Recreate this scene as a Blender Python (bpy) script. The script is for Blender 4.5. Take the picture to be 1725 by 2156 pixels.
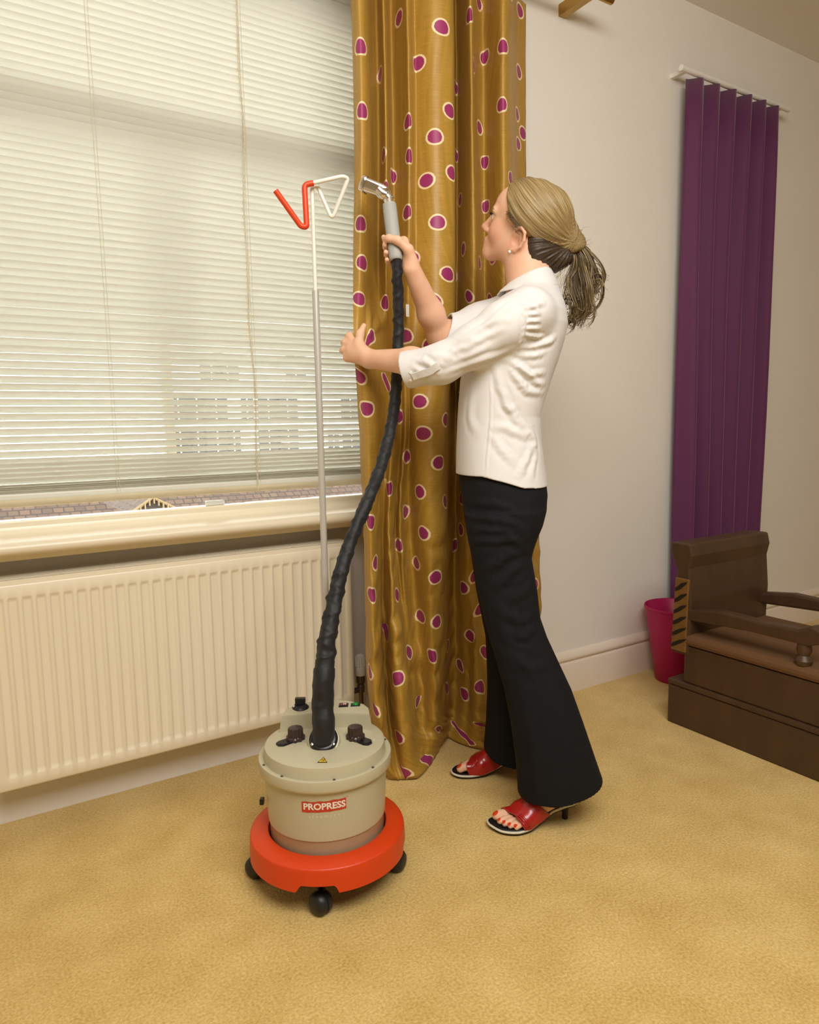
import bpy, bmesh, math, random
import numpy as np
from mathutils import Vector, Matrix, noise as mnoise

random.seed(7); np.random.seed(7)
for o in list(bpy.data.objects):
    bpy.data.objects.remove(o)
scene = bpy.context.scene
COL = scene.collection

# ------------------------------------------------------------------ camera
# world: X runs along the window wall to the right, Y into the wall, Z up; the camera stands over (0,0)
IMW, IMH, FPX = 1725.0, 2156.0, 1500.0
CX, CY = 862.5, 1078.0
PITCH, YAW, ROLL = math.radians(6.85), math.radians(32.3), math.radians(-1.1)
CAM = np.array([0.0, 0.0, 1.08])
FWD = np.array([math.sin(YAW) * math.cos(PITCH), math.cos(YAW) * math.cos(PITCH), -math.sin(PITCH)])
_r = np.array([math.cos(YAW), -math.sin(YAW), 0.0])
_u = np.cross(_r, FWD)
RT = math.cos(ROLL) * _r + math.sin(ROLL) * _u
UP = -math.sin(ROLL) * _r + math.cos(ROLL) * _u
FH = np.array([math.sin(YAW), math.cos(YAW), 0.0])   # horizontal depth direction
RH = np.array([math.cos(YAW), -math.sin(YAW), 0.0])  # horizontal right direction

cam_data = bpy.data.cameras.new('camera')
cam_data.sensor_fit = 'VERTICAL'
cam_data.sensor_height = 36.0
cam_data.lens = FPX / IMH * 36.0
cam_data.clip_start = 0.05
cam_data.clip_end = 300
cam = bpy.data.objects.new('camera', cam_data)
COL.objects.link(cam)
M = Matrix(((RT[0], UP[0], -FWD[0], CAM[0]), (RT[1], UP[1], -FWD[1], CAM[1]), (RT[2], UP[2], -FWD[2], CAM[2]), (0, 0, 0, 1)))
cam.matrix_world = M
scene.camera = cam

# ------------------------------------------------------------------ light
world = bpy.data.worlds.new('world')
scene.world = world
world.use_nodes = True
bg = world.node_tree.nodes['Background']
bg.inputs['Color'].default_value = (1.0, 0.99, 0.965, 1)
bg.inputs['Strength'].default_value = 6.5


def area_light(name, loc, target, size, energy, color, shape='DISK'):
    d = bpy.data.lights.new(name, 'AREA')
    d.shape = shape
    d.size = size
    d.energy = energy
    d.color = color
    o = bpy.data.objects.new(name, d)
    COL.objects.link(o)
    o.location = loc
    o.rotation_euler = (Vector(target) - Vector(loc)).to_track_quat('-Z', 'Y').to_euler()
    return o


area_light('bounce_flash_light', (0.60, 0.0, 2.70), (1.35, 1.5, 0.8), 2.0, 107, (1.0, 0.985, 0.955))  # added area light standing in for flash bounced off the ceiling, not a fixture

vs = scene.view_settings
vs.view_transform = 'Standard'
vs.look = 'None'
vs.gamma = 1.0
vs.use_curve_mapping = False
vs.exposure = 0.0


# ------------------------------------------------------------------ helpers
def ray(px, py):
    return FWD + RT * ((px - CX) / FPX) - UP * ((py - CY) / FPX)


def on_z(px, py, z=0.0):
    d = ray(px, py)
    return CAM + d * ((z - CAM[2]) / d[2])


def on_y(px, py, Y):
    d = ray(px, py)
    return CAM + d * (Y / d[1])


def on_d(px, py, D):
    """point at horizontal depth D from the camera"""
    d = ray(px, py)
    return CAM + d * (D / (d @ FH))


def lin(c):
    if isinstance(c, str):
        c = tuple(int(c[i:i + 2], 16) / 255 for i in (0, 2, 4))
    return tuple(x / 12.92 if x <= 0.04045 else ((x + 0.055) / 1.055) ** 2.4 for x in c)


def put(o, parent=None):
    COL.objects.link(o)
    if parent is not None:
        o.parent = parent
    return o


def obj(name, verts, faces, mat=None, parent=None, smooth=False, sharp=None):
    me = bpy.data.meshes.new(name)
    me.from_pydata([tuple(v) for v in verts], [], [tuple(f) for f in faces])
    if mat is not None:
        me.materials.append(mat)
    if smooth:
        me.polygons.foreach_set('use_smooth', [True] * len(me.polygons))
    me.update()
    if sharp is not None:
        me.set_sharp_from_angle(angle=math.radians(sharp))
    o = bpy.data.objects.new(name, me)
    return put(o, parent)


def mesh_np(name, V, Q, mat=None, parent=None, smooth=True):
    """quads or triangles from numpy arrays"""
    me = bpy.data.meshes.new(name)
    n = Q.shape[1]
    me.vertices.add(len(V))
    me.vertices.foreach_set('co', np.ascontiguousarray(V, dtype=np.float32).ravel())
    me.loops.add(Q.size)
    me.loops.foreach_set('vertex_index', np.ascontiguousarray(Q, dtype=np.int32).ravel())
    me.polygons.add(len(Q))
    me.polygons.foreach_set('loop_start', np.arange(0, Q.size, n, dtype=np.int32))
    me.polygons.foreach_set('loop_total', np.full(len(Q), n, dtype=np.int32))
    me.polygons.foreach_set('use_smooth', np.full(len(Q), smooth, dtype=bool))
    me.update(calc_edges=True)
    me.validate()
    if mat is not None:
        me.materials.append(mat)
    o = bpy.data.objects.new(name, me)
    return put(o, parent)


def attr(o, name, vals):
    a = o.data.attributes.new(name, 'FLOAT', 'POINT')
    a.data.foreach_set('value', np.ascontiguousarray(vals, dtype=np.float32))


def empty(name, loc=(0, 0, 0), rz=0.0):
    o = bpy.data.objects.new(name, None)
    o.location = loc
    o.rotation_euler = (0, 0, rz)
    o.empty_display_size = 0.1
    return put(o)


def tag(o, label, cat, group=None):
    o['label'] = label
    o['category'] = cat
    if group:
        o['group'] = group
    return o


def struct(o):
    o['kind'] = 'structure'
    return o


class MB:
    """collects simple shapes for one mesh"""
    def __init__(s):
        s.v = []
        s.f = []

    def add(s, v, f):
        n = len(s.v)
        s.v += [tuple(x) for x in v]
        s.f += [tuple(i + n for i in q) for q in f]
        return s

    def box(s, x0, x1, y0, y1, z0, z1):
        v = [(x0, y0, z0), (x1, y0, z0), (x1, y1, z0), (x0, y1, z0), (x0, y0, z1), (x1, y0, z1), (x1, y1, z1), (x0, y1, z1)]
        return s.add(v, [(0, 3, 2, 1), (4, 5, 6, 7), (0, 1, 5, 4), (1, 2, 6, 5), (2, 3, 7, 6), (3, 0, 4, 7)])

    def lathe(s, prof, n=48, c=(0, 0, 0), axis=None, caps=True):
        """prof: list of (radius, height); axis: 3x3 columns (x, y, axis)"""
        R = np.eye(3) if axis is None else np.array(axis)
        v = []
        for r, h in prof:
            for i in range(n):
                t = 2 * math.pi * i / n
                v.append(np.array(c) + R @ np.array([r * math.cos(t), r * math.sin(t), h]))
        f = []
        for k in range(len(prof) - 1):
            for i in range(n):
                j = (i + 1) % n
                f.append((k * n + i, k * n + j, (k + 1) * n + j, (k + 1) * n + i))
        if caps:
            if prof[0][0] > 1e-5:
                f.append(tuple(range(n - 1, -1, -1)))
            if prof[-1][0] > 1e-5:
                f.append(tuple((len(prof) - 1) * n + i for i in range(n)))
        return s.add(v, f)

    def tube(s, pts, rad, n=12, caps=True):
        v, f = tube_geo(pts, rad, n, caps)
        return s.add(v, f)

    def prism(s, poly, h0, h1, fn=lambda x, y, h: (x, y, h)):
        n = len(poly)
        v = [fn(x, y, h0) for x, y in poly] + [fn(x, y, h1) for x, y in poly]
        f = [tuple(range(n - 1, -1, -1)), tuple(range(n, 2 * n))]
        f += [(i, (i + 1) % n, n + (i + 1) % n, n + i) for i in range(n)]
        return s.add(v, f)

    def build(s, name, mat=None, parent=None, smooth=False, sharp=None, bevel=None):
        o = obj(name, s.v, s.f, mat, parent, smooth, sharp)
        if bevel:
            m = o.modifiers.new('bevel', 'BEVEL')
            m.width = bevel
            m.segments = 2
            m.limit_method = 'ANGLE'
            m.angle_limit = math.radians(40)
        return o


def frame_from(axis):
    w = np.array(axis, float)
    w = w / np.linalg.norm(w)
    h = np.array([0, 0, 1.0]) if abs(w[2]) < 0.9 else np.array([1.0, 0, 0])
    u = np.cross(h, w)
    u /= np.linalg.norm(u)
    v = np.cross(w, u)
    return np.column_stack([u, v, w])


def tube_geo(pts, rad, n=12, caps=True, disp=None):
    P = np.array(pts, float)
    m = len(P)
    R = np.full(m, rad) if np.isscalar(rad) else np.array(rad, float)
    T = np.gradient(P, axis=0)
    T /= np.linalg.norm(T, axis=1)[:, None] + 1e-12
    u = frame_from(T[0])[:, 0]
    V = []
    L = np.concatenate([[0], np.cumsum(np.linalg.norm(np.diff(P, axis=0), axis=1))])
    ang = np.linspace(0, 2 * math.pi, n, endpoint=False)
    for i in range(m):
        u = u - T[i] * (u @ T[i])
        u /= np.linalg.norm(u) + 1e-12
        w = np.cross(T[i], u)
        r = R[i] if disp is None else R[i] + disp(L[i], ang, i)
        V.append(P[i] + np.outer(np.cos(ang) * r, u) + np.outer(np.sin(ang) * r, w))
    V = np.concatenate(V)
    F = []
    for k in range(m - 1):
        for i in range(n):
            j = (i + 1) % n
            F.append((k * n + i, k * n + j, (k + 1) * n + j, (k + 1) * n + i))
    if caps:
        F.append(tuple(range(n - 1, -1, -1)))
        F.append(tuple((m - 1) * n + i for i in range(n)))
    return V, F


def spline(pts, k=8):
    """Catmull-Rom through points (any dimension)"""
    P = np.array(pts, float)
    P = np.vstack([2 * P[0] - P[1], P, 2 * P[-1] - P[-2]])
    out = []
    t = np.linspace(0, 1, k, endpoint=False)[:, None]
    for i in range(1, len(P) - 2):
        a, b, c, d = P[i - 1], P[i], P[i + 1], P[i + 2]
        out.append(0.5 * ((2 * b) + (c - a) * t + (2 * a - 5 * b + 4 * c - d) * t ** 2 + (3 * b - a - 3 * c + d) * t ** 3))
    out.append(P[-2][None])
    return np.concatenate(out)


def round_path(pts, r, k=6):
    """polyline with filleted corners"""
    P = [np.array(p, float) for p in pts]
    out = [P[0]]
    for i in range(1, len(P) - 1):
        a = P[i - 1] - P[i]
        b = P[i + 1] - P[i]
        la, lb = np.linalg.norm(a), np.linalg.norm(b)
        d = min(r, la * 0.45, lb * 0.45)
        p0 = P[i] + a / la * d
        p1 = P[i] + b / lb * d
        for t in np.linspace(0, 1, k):
            out.append((1 - t) ** 2 * p0 + 2 * t * (1 - t) * P[i] + t * t * p1)
    out.append(P[-1])
    return np.array(out)


# ------------------------------------------------------------------ materials
def nmat(name):
    m = bpy.data.materials.new(name)
    m.use_nodes = True
    nt = m.node_tree
    return m, nt, nt.nodes, nt.links, nt.nodes['Principled BSDF']


def mat(name, col, rough=0.5, metal=0.0, var=0.0, vscale=8.0, bump=0.0, bscale=60.0, spec=0.5, sheen=0.0, coat=0.0, sss=0.0, stretch=None, bdist=0.002):
    m, nt, N, L, b = nmat(name)
    c = lin(col) if isinstance(col, str) else col
    b.inputs['Base Color'].default_value = (*c, 1)
    b.inputs['Roughness'].default_value = rough
    b.inputs['Metallic'].default_value = metal
    b.inputs['Specular IOR Level'].default_value = spec
    b.inputs['Sheen Weight'].default_value = sheen
    b.inputs['Coat Weight'].default_value = coat
    if sss:
        b.inputs['Subsurface Weight'].default_value = sss
        b.inputs['Subsurface Radius'].default_value = (0.012, 0.005, 0.003)
        b.inputs['Subsurface Scale'].default_value = 0.6
    tc = N.new('ShaderNodeTexCoord')
    mp = N.new('ShaderNodeMapping')
    if stretch:
        mp.inputs['Scale'].default_value = stretch
    L.new(tc.outputs['Object'], mp.inputs['Vector'])
    if var:
        n = N.new('ShaderNodeTexNoise')
        n.inputs['Scale'].default_value = vscale
        n.inputs['Detail'].default_value = 5
        L.new(mp.outputs[0], n.inputs['Vector'])
        r = N.new('ShaderNodeMix')
        r.data_type = 'RGBA'
        r.inputs[6].default_value = (*[min(1, x * (1 - var)) for x in c], 1)
        r.inputs[7].default_value = (*[min(1, x * (1 + var)) for x in c], 1)
        L.new(n.outputs['Fac'], r.inputs[0])
        L.new(r.outputs[2], b.inputs['Base Color'])
    if bump:
        n = N.new('ShaderNodeTexNoise')
        n.inputs['Scale'].default_value = bscale
        n.inputs['Detail'].default_value = 4
        L.new(mp.outputs[0], n.inputs['Vector'])
        bp = N.new('ShaderNodeBump')
        bp.inputs['Strength'].default_value = bump
        bp.inputs['Distance'].default_value = bdist
        L.new(n.outputs['Fac'], bp.inputs['Height'])
        L.new(bp.outputs[0], b.inputs['Normal'])
    return m

# ================================================================== the room
WALL_Y = 2.02
REC_Y = 2.20
XL, XR, YB, ZC = -1.7, 5.4, -2.6, 2.78
WX0, WX1, WZ0, WZ1 = -0.12, 1.36, 0.80, 2.46

M_wall = mat('wall_paint', 'EDE6DB', 0.85, var=0.03, vscale=3, bump=0.25, bscale=45, spec=0.2, bdist=0.0015)
M_ceil = mat('ceiling_paint', 'F2EDE4', 0.9, bump=0.1, bscale=80, spec=0.2)
M_gloss = mat('cream_gloss_paint', 'EFE3C8', 0.32, var=0.03, vscale=6, bump=0.05, bscale=30)
M_skirt = mat('skirting_paint', 'EADBC8', 0.4, var=0.04, vscale=9, bump=0.12, bscale=25)


def carpet_mat():
    m, nt, N, L, b = nmat('gold_wool_carpet')
    tc = N.new('ShaderNodeTexCoord')
    big = N.new('ShaderNodeTexNoise'); big.inputs['Scale'].default_value = 7; big.inputs['Detail'].default_value = 6
    fine = N.new('ShaderNodeTexNoise'); fine.inputs['Scale'].default_value = 170; fine.inputs['Detail'].default_value = 4
    for n in (big, fine):
        L.new(tc.outputs['Object'], n.inputs['Vector'])
    mx = N.new('ShaderNodeMath'); mx.operation = 'MULTIPLY_ADD'; mx.inputs[1].default_value = 0.35
    L.new(big.outputs['Fac'], mx.inputs[0])
    ml = N.new('ShaderNodeMath'); ml.operation = 'MULTIPLY'; ml.inputs[1].default_value = 0.65
    L.new(fine.outputs['Fac'], ml.inputs[0])
    L.new(ml.outputs[0], mx.inputs[2])
    cr = N.new('ShaderNodeValToRGB')
    cr.color_ramp.elements[0].position = 0.28; cr.color_ramp.elements[0].color = (*lin('B8923F'), 1)
    cr.color_ramp.elements[1].position = 0.72; cr.color_ramp.elements[1].color = (*lin('EFD08A'), 1)
    L.new(mx.outputs[0], cr.inputs[0])
    L.new(cr.outputs[0], b.inputs['Base Color'])
    b.inputs['Roughness'].default_value = 0.95
    b.inputs['Specular IOR Level'].default_value = 0.1
    b.inputs['Sheen Weight'].default_value = 0.25
    bp = N.new('ShaderNodeBump'); bp.inputs['Strength'].default_value = 0.7; bp.inputs['Distance'].default_value = 0.004
    L.new(fine.outputs['Fac'], bp.inputs['Height'])
    L.new(bp.outputs[0], b.inputs['Normal'])
    return m


struct(MB().box(XL, XR, YB, 2.35, -0.12, 0.0).build('floor', carpet_mat()))
struct(MB().box(XL, XR, YB, 2.5, ZC, ZC + 0.1).build('ceiling', M_ceil))
struct(MB().box(WX1, XR, WALL_Y, 2.36, 0, ZC).build('wall_window_right', M_wall))
struct(MB().box(XL, WX0, WALL_Y, 2.36, 0, ZC).build('wall_window_left', M_wall))
struct(MB().box(WX0, WX1, WALL_Y, 2.36, WZ1, ZC).build('wall_over_window', M_wall))
struct(MB().box(WX0, WX1, REC_Y, 2.36, 0, WZ0 - 0.03).build('wall_under_window', M_wall))
struct(MB().box(XL - 0.1, XL, YB, 2.36, 0, ZC).build('wall_left', M_wall))
struct(MB().box(XR, XR + 0.1, YB, 2.36, 0, ZC).build('wall_right', M_wall))
struct(MB().box(XL - 0.1, XR + 0.1, YB - 0.1, YB, 0, ZC).build('wall_behind', M_wall))

# skirting board along the window wall, with its moulded top
prof = [(0, 0), (-0.02, 0), (-0.02, 0.118), (-0.017, 0.124), (-0.013, 0.127), (-0.013, 0.131), (-0.020, 0.136), (-0.0225, 0.143), (-0.020, 0.152), (-0.012, 0.162), (-0.006, 0.168), (0, 0.170)]
sk = MB()
n = len(prof)
xs = np.linspace(WX1, XR, 40)
V = [(x, WALL_Y + p[0] - (0.0012 * math.sin(x * 9) if 0 < k < n - 1 else 0), p[1]) for x in xs for k, p in enumerate(prof)]
F = [(i * n + k, i * n + k + 1, (i + 1) * n + k + 1, (i + 1) * n + k) for i in range(len(xs) - 1) for k in range(n - 1)]
sk.add(V, [f[::-1] for f in F])
struct(sk.build('baseboard_window', M_skirt, smooth=True, sharp=50))

# ================================================================== the window
M_glass, nt, N, L, b = nmat('window_glass')
tr = N.new('ShaderNodeBsdfTransparent'); tr.inputs[0].default_value = (0.975, 0.972, 0.965, 1)
gl = N.new('ShaderNodeBsdfGlossy'); gl.inputs['Roughness'].default_value = 0.02
fr = N.new('ShaderNodeFresnel'); fr.inputs['IOR'].default_value = 1.45
mx = N.new('ShaderNodeMixShader')
L.new(fr.outputs[0], mx.inputs[0]); L.new(tr.outputs[0], mx.inputs[1]); L.new(gl.outputs[0], mx.inputs[2])
L.new(mx.outputs[0], N['Material Output'].inputs['Surface'])

win = struct(empty('window_1', (0.575, 2.25, 0.80)))


def wpart(name, m, mat_, bevel=None, smooth=False):
    o = m.build(name, mat_, None, smooth=smooth, sharp=40 if smooth else None, bevel=bevel)
    o.parent = win
    o.matrix_parent_inverse = Matrix.Translation((-0.575, -2.25, -0.80))
    return o


fr = MB().box(WX0, WX0 + 0.07, 2.22, 2.34, 0.80, WZ1).box(WX1 - 0.07, WX1, 2.22, 2.34, 0.80, WZ1).box(WX0, WX1, 2.22, 2.34, WZ1 - 0.06, WZ1).box(WX0, WX1, 2.215, 2.258, 0.775, 0.843).box(WX0, WX1, 2.258, 2.34, 0.775, 0.80)
wpart('window_frame', fr, M_gloss, bevel=0.004)
wpart('transom', MB().box(WX0 + 0.07, WX1 - 0.07, 2.235, 2.33, 1.93, 1.995), M_gloss, bevel=0.004)
wpart('sash_rail', MB().box(WX0 + 0.07, WX1 - 0.07, 2.235, 2.29, 0.878, 0.925), M_gloss, bevel=0.003)
wpart('glazing_bar', MB().box(0.545, 0.575, 2.245, 2.285, 0.925, 1.93), M_gloss, bevel=0.003)
wpart('pane', MB().box(WX0 + 0.07, WX1 - 0.07, 2.262, 2.266, 0.843, 0.878), M_glass)
wpart('pane', MB().box(WX0 + 0.07, 0.545, 2.262, 2.266, 0.925, 1.93), M_glass)
wpart('pane', MB().box(0.575, WX1 - 0.07, 2.262, 2.266, 0.925, 1.93), M_glass)
wpart('pane', MB().box(WX0 + 0.07, WX1 - 0.07, 2.262, 2.266, 1.995, WZ1 - 0.06), M_glass)
# white catch on the lower rail
c0 = on_y(452, 1067, 2.245)
wpart('sash_catch', MB().box(c0[0] - 0.03, c0[0] + 0.03, 2.232, 2.248, 0.843, 0.858), mat('catch_white', 'F2F2EE', 0.3), bevel=0.003)
# sill board with a rounded nose
sp = [(2.30, 0.768), (2.075, 0.768), (2.062, 0.771), (2.053, 0.779), (2.050, 0.788), (2.053, 0.797), (2.062, 0.803), (2.075, 0.805), (2.20, 0.807), (2.208, 0.812), (2.214, 0.822), (2.216, 0.83), (2.30, 0.83)]
sl = MB().prism(sp, WX0, WX1, lambda y, z, h: (h, y, z))
wpart('window_sill', sl, M_gloss, smooth=True)
so = MB().prism([(2.20, 0.735), (2.10, 0.752), (2.085, 0.768), (2.20, 0.768)], WX0, WX1, lambda y, z, h: (h, y, z))
wpart('sill_moulding', so, M_gloss)

# ================================================================== venetian blind
M_slat, nt, N, L, b = nmat('cream_blind_slat')
b.inputs['Base Color'].default_value = (*lin('F1F1EA'), 1)
b.inputs['Roughness'].default_value = 0.38
tl = N.new('ShaderNodeBsdfTranslucent'); tl.inputs[0].default_value = (*lin('F4F4EC'), 1)
mx = N.new('ShaderNodeMixShader'); mx.inputs[0].default_value = 0.40
L.new(b.outputs[0], mx.inputs[1]); L.new(tl.outputs[0], mx.inputs[2])
L.new(mx.outputs[0], N['Material Output'].inputs['Surface'])
M_cord = mat('blind_cord', 'D9CFB4', 0.8)
BX0, BX1, BY = WX0 + 0.02, WX1 - 0.02, 2.165
blind = tag(empty('venetian_blind', ((BX0 + BX1) / 2, BY, 0.92)), 'cream venetian blind lowered over the window behind the grey pole', 'blind')


def bpart(o):
    o.parent = blind
    o.matrix_parent_inverse = Matrix.Translation((-(BX0 + BX1) / 2, -BY, -0.92))
    return o


# one slat: 25 mm wide, slightly arched, room edge higher
SW, TILT = 0.025, math.radians(43)
pr = []
for t in np.linspace(-1, 1, 7):
    y = t * SW / 2
    z = 0.0022 * (1 - t * t)
    # rotate so that the room-side edge (negative y) is up
    pr.append((y * math.cos(TILT) - z * math.sin(TILT), -y * math.sin(TILT) - z * math.cos(TILT)))
V = []
nx = 5
for x in np.linspace(BX0, BX1, nx):
    for y, z in pr:
        V.append((x, y, z))
    for y, z in pr[::-1]:
        V.append((x, y + 0.0003, z + 0.0003))
k = 14
F = [(i * k + j, (i + 1) * k + j, (i + 1) * k + (j + 1) % k, i * k + (j + 1) % k) for i in range(nx - 1) for j in range(k)]
F += [tuple(range(k)), tuple((nx - 1) * k + j for j in range(k - 1, -1, -1))]
slat0 = None
zs = [0.9255, 0.930, 0.935, 0.941]
z = 0.941
while z < 2.405:
    z += 0.0197 if z > 1.0 else 0.0130
    zs.append(z)
rr = random.Random(3)
for i, z in enumerate(zs):
    if slat0 is None:
        slat0 = obj('slat', V, F, M_slat, None, True, 50)
        s = slat0
    else:
        s = put(slat0.copy())
    s.location = (0, BY + rr.uniform(-0.0004, 0.0004), z + rr.uniform(-0.0004, 0.0004))
    s.rotation_euler = (rr.uniform(-0.02, 0.02), rr.uniform(-0.0008, 0.0008), 0)
    if i < 4:
        s.rotation_euler = (math.radians(18), 0, 0)
    bpart(s)
bpart(MB().box(BX0, BX1, BY - 0.012, BY + 0.012, 0.905, 0.921).build('bottom_rail', M_slat, bevel=0.004))
bpart(MB().box(BX0, BX1, BY - 0.016, BY + 0.018, 2.415, 2.455).build('head_rail', M_slat, bevel=0.003))
xc = on_y(530, 650, BY - 0.02)[0]
for x in (xc, xc + 0.62, xc - 0.42):
    bpart(MB().tube([(x, BY - 0.0125, 0.91), (x, BY - 0.0125, 2.42)], 0.0007, 6).tube([(x + 0.008, BY - 0.012, 0.91), (x + 0.008, BY - 0.012, 2.42)], 0.0006, 6).build('ladder_cord', M_cord))
# the twisted pull cord hanging down the front
pts = []
pts2 = []
for i in range(260):
    z = 2.41 - i * (2.41 - 0.885) / 259
    a = z * 150
    wob = 0.004 * math.sin(z * 7) + 0.003 * math.sin(z * 17)
    pts.append((xc - 0.006 + wob + 0.0020 * math.cos(a), BY - 0.020 + 0.0020 * math.sin(a), z))
    pts2.append((xc - 0.006 + wob - 0.0020 * math.cos(a), BY - 0.020 - 0.0020 * math.sin(a), z))
bpart(MB().tube(pts, 0.0013, 6).tube(pts2, 0.0013, 6).build('pull_cord', M_cord, smooth=True))

# ================================================================== radiator
M_rad = mat('radiator_enamel', 'F1E6CC', 0.3, var=0.02, vscale=5)
RX0, RX1, RY, RZ0, RZ1 = 0.02, 1.083, 2.082, 0.138, 0.694
rad = tag(empty('radiator', ((RX0 + RX1) / 2, 2.14, RZ0)), 'cream ribbed panel radiator on the wall under the window sill', 'radiator')


def rpart(o):
    o.parent = rad
    o.matrix_parent_inverse = Matrix.Translation((-(RX0 + RX1) / 2, -2.14, -RZ0))
    return o


PITCHR = 0.0330
xs = [RX0, RX0 + 0.002, RX0 + 0.006]
gv = [0.0, 0.0, 0.0]
nr = int((RX1 - RX0 - 0.03) / PITCHR)
x0 = RX1 - 0.018 - nr * PITCHR
for i in range(nr):
    for t, g in ((0.0, 0), (0.16, 0), (0.22, 0.5), (0.27, 0.92), (0.32, 1), (0.74, 1), (0.80, 0.9), (0.88, 0.4), (0.95, 0.06)):
        xs.append(x0 + (i + t) * PITCHR)
        gv.append(g)
xs += [RX1 - 0.006, RX1 - 0.002, RX1]
gv += [0, 0, 0]
zr = [(RZ0, 0, 0.010), (RZ0 + 0.003, 0, 0.003), (RZ0 + 0.008, 0, 0), (RZ0 + 0.034, 0, 0), (RZ0 + 0.038, 0.25, 0), (RZ0 + 0.044, 0.8, 0), (RZ0 + 0.05, 1, 0), (RZ1 - 0.048, 1, 0), (RZ1 - 0.043, 0.8, 0), (RZ1 - 0.038, 0.25, 0), (RZ1 - 0.034, 0, 0), (RZ1 - 0.006, 0, 0), (RZ1 - 0.002, 0, 0.002), (RZ1, 0, 0.008)]
V, F = [], []
nxr = len(xs)
for z, h, e in zr:
    for i, x in enumerate(xs):
        ed = 0.010 if i in (0, nxr - 1) else (0.002 if i in (1, nxr - 2) else 0)
        V.append((x, RY + 0.0065 * gv[i] * h + max(ed, e), z))
F = [(k * nxr + i, k * nxr + i + 1, (k + 1) * nxr + i + 1, (k + 1) * nxr + i) for k in range(len(zr) - 1) for i in range(nxr - 1)]
rpart(obj('front_panel', V, F, M_rad, None, True, 60))
rpart(MB().box(RX0 + 0.004, RX1 - 0.004, RY + 0.018, RY + 0.024, RZ0 + 0.02, RZ1 - 0.012).build('back_panel', M_rad))
rpart(MB().box(RX0, RX0 + 0.002, RY + 0.004, 2.175, RZ0 + 0.05, RZ1 + 0.008).build('side_panel', M_rad))
rpart(MB().box(RX1 - 0.002, RX1, RY + 0.004, 2.175, RZ0 + 0.05, RZ1 + 0.008).build('side_panel', M_rad))
g = MB()
g.box(RX0, RX1, RY + 0.0015, RY + 0.016, RZ1 - 0.003, RZ1 + 0.010)
for y in (RY + 0.030, RY + 0.046, RY + 0.062, RY + 0.078):
    g.box(RX0, RX1, y, y + 0.009, RZ1 + 0.002, RZ1 + 0.010)
for x in np.linspace(RX0, RX1 - 0.008, 12):
    g.box(x, x + 0.008, RY + 0.006, RY + 0.087, RZ1 + 0.0005, RZ1 + 0.0095)
rpart(g.build('top_grille', M_rad))
for x in (0.15, 0.9):
    rpart(MB().box(x, x + 0.04, RY + 0.024, 2.196, 0.2, 0.6).build('wall_bracket', M_rad))
# thermostatic valve at the right-hand end
M_white = mat('white_plastic', 'EFEBE2', 0.4)
M_pewter = mat('dull_nickel', '6E675B', 0.4, 0.8)
vb = on_y(761, 1475, 2.13)
vx, vy, vz = vb[0], 2.13, 0.165
val = MB().lathe([(0.0001, -0.005), (0.012, -0.005), (0.014, 0.006), (0.0125, 0.018), (0.010, 0.024), (0.0155, 0.030), (0.0155, 0.052), (0.014, 0.056), (0.0001, 0.056)], 20, (vx, vy, vz))
val.tube([(vx, vy, vz + 0.004), (RX1 - 0.004, vy, vz + 0.004)], 0.010, 14).tube([(vx, vy, vz), (vx, vy, 0.001)], 0.0075, 14)
valve = rpart(val.build('valve_body', M_pewter, smooth=True, sharp=40))
hd = MB().lathe([(0.0001, 0.056), (0.017, 0.056), (0.0185, 0.060), (0.0185, 0.082), (0.0175, 0.085), (0.0175, 0.118), (0.016, 0.127), (0.010, 0.131), (0.0001, 0.132)], 28, (vx, vy, vz))
for i in range(14):
    t = 2 * math.pi * i / 14
    hd.box(vx + 0.0182 * math.cos(t) - 0.0015, vx + 0.0182 * math.cos(t) + 0.0015, vy + 0.0182 * math.sin(t) - 0.0015, vy + 0.0182 * math.sin(t) + 0.0015, vz + 0.090, vz + 0.124)
rpart(hd.build('valve_head', M_white, smooth=True, sharp=35))

# ================================================================== outside the window
M_render = mat('pale_render', 'F4F2EC', 0.9, var=0.03, vscale=0.5)
M_dark = mat('dark_window_glass', '20262B', 0.15)
terr = tag(empty('terrace_building', (12, 45, -12)), 'far pale building with rows of dark windows seen between the blind slats', 'building')


def tpart(o, p=None):
    o.parent = p or terr
    return o


o = MB().box(-30, 40, 0, 6, 0, 19.0).build('wall', M_render); tpart(o)
o = MB().prism([(-0.6, 19.0), (3, 22.0), (6.6, 19.0)], -30.5, 40.5, lambda y, z, h: (h, y, z)).build('roof', mat('slate', '8A8A88', 0.8)); tpart(o)
for row_y, xs_ in ((775, (444, 478, 622)), (862, (375, 414, 455, 520, 565, 605, 737)), (930, (380, 417, 458, 493, 567, 607, 702, 740)), (1000, (650,))):
    for px in xs_:
        P = on_y(px, row_y, 45.0)
        hw = 0.42 if px in (414, 417, 520, 493, 702) else 0.72
        zc = P[2] + 12
        x = P[0] - 12
        wn = MB().box(x - hw - 0.1, x + hw + 0.1, -0.06, 0.0, zc - 0.95, zc + 0.95)
        wo = tpart(wn.build('window', M_render))
        pn = MB()
        for s in (-1, 1):
            for r_ in (-1, 1):
                a0, a1 = (x - hw, x - 0.05) if s < 0 else (x + 0.05, x + hw)
                c0_, c1_ = (zc - 0.85, zc - 0.04) if r_ < 0 else (zc + 0.04, zc + 0.85)
                pn.box(a0, a1, -0.1, -0.06, c0_, c1_)
        tpart(pn.build('pane', M_dark), wo)

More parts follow.
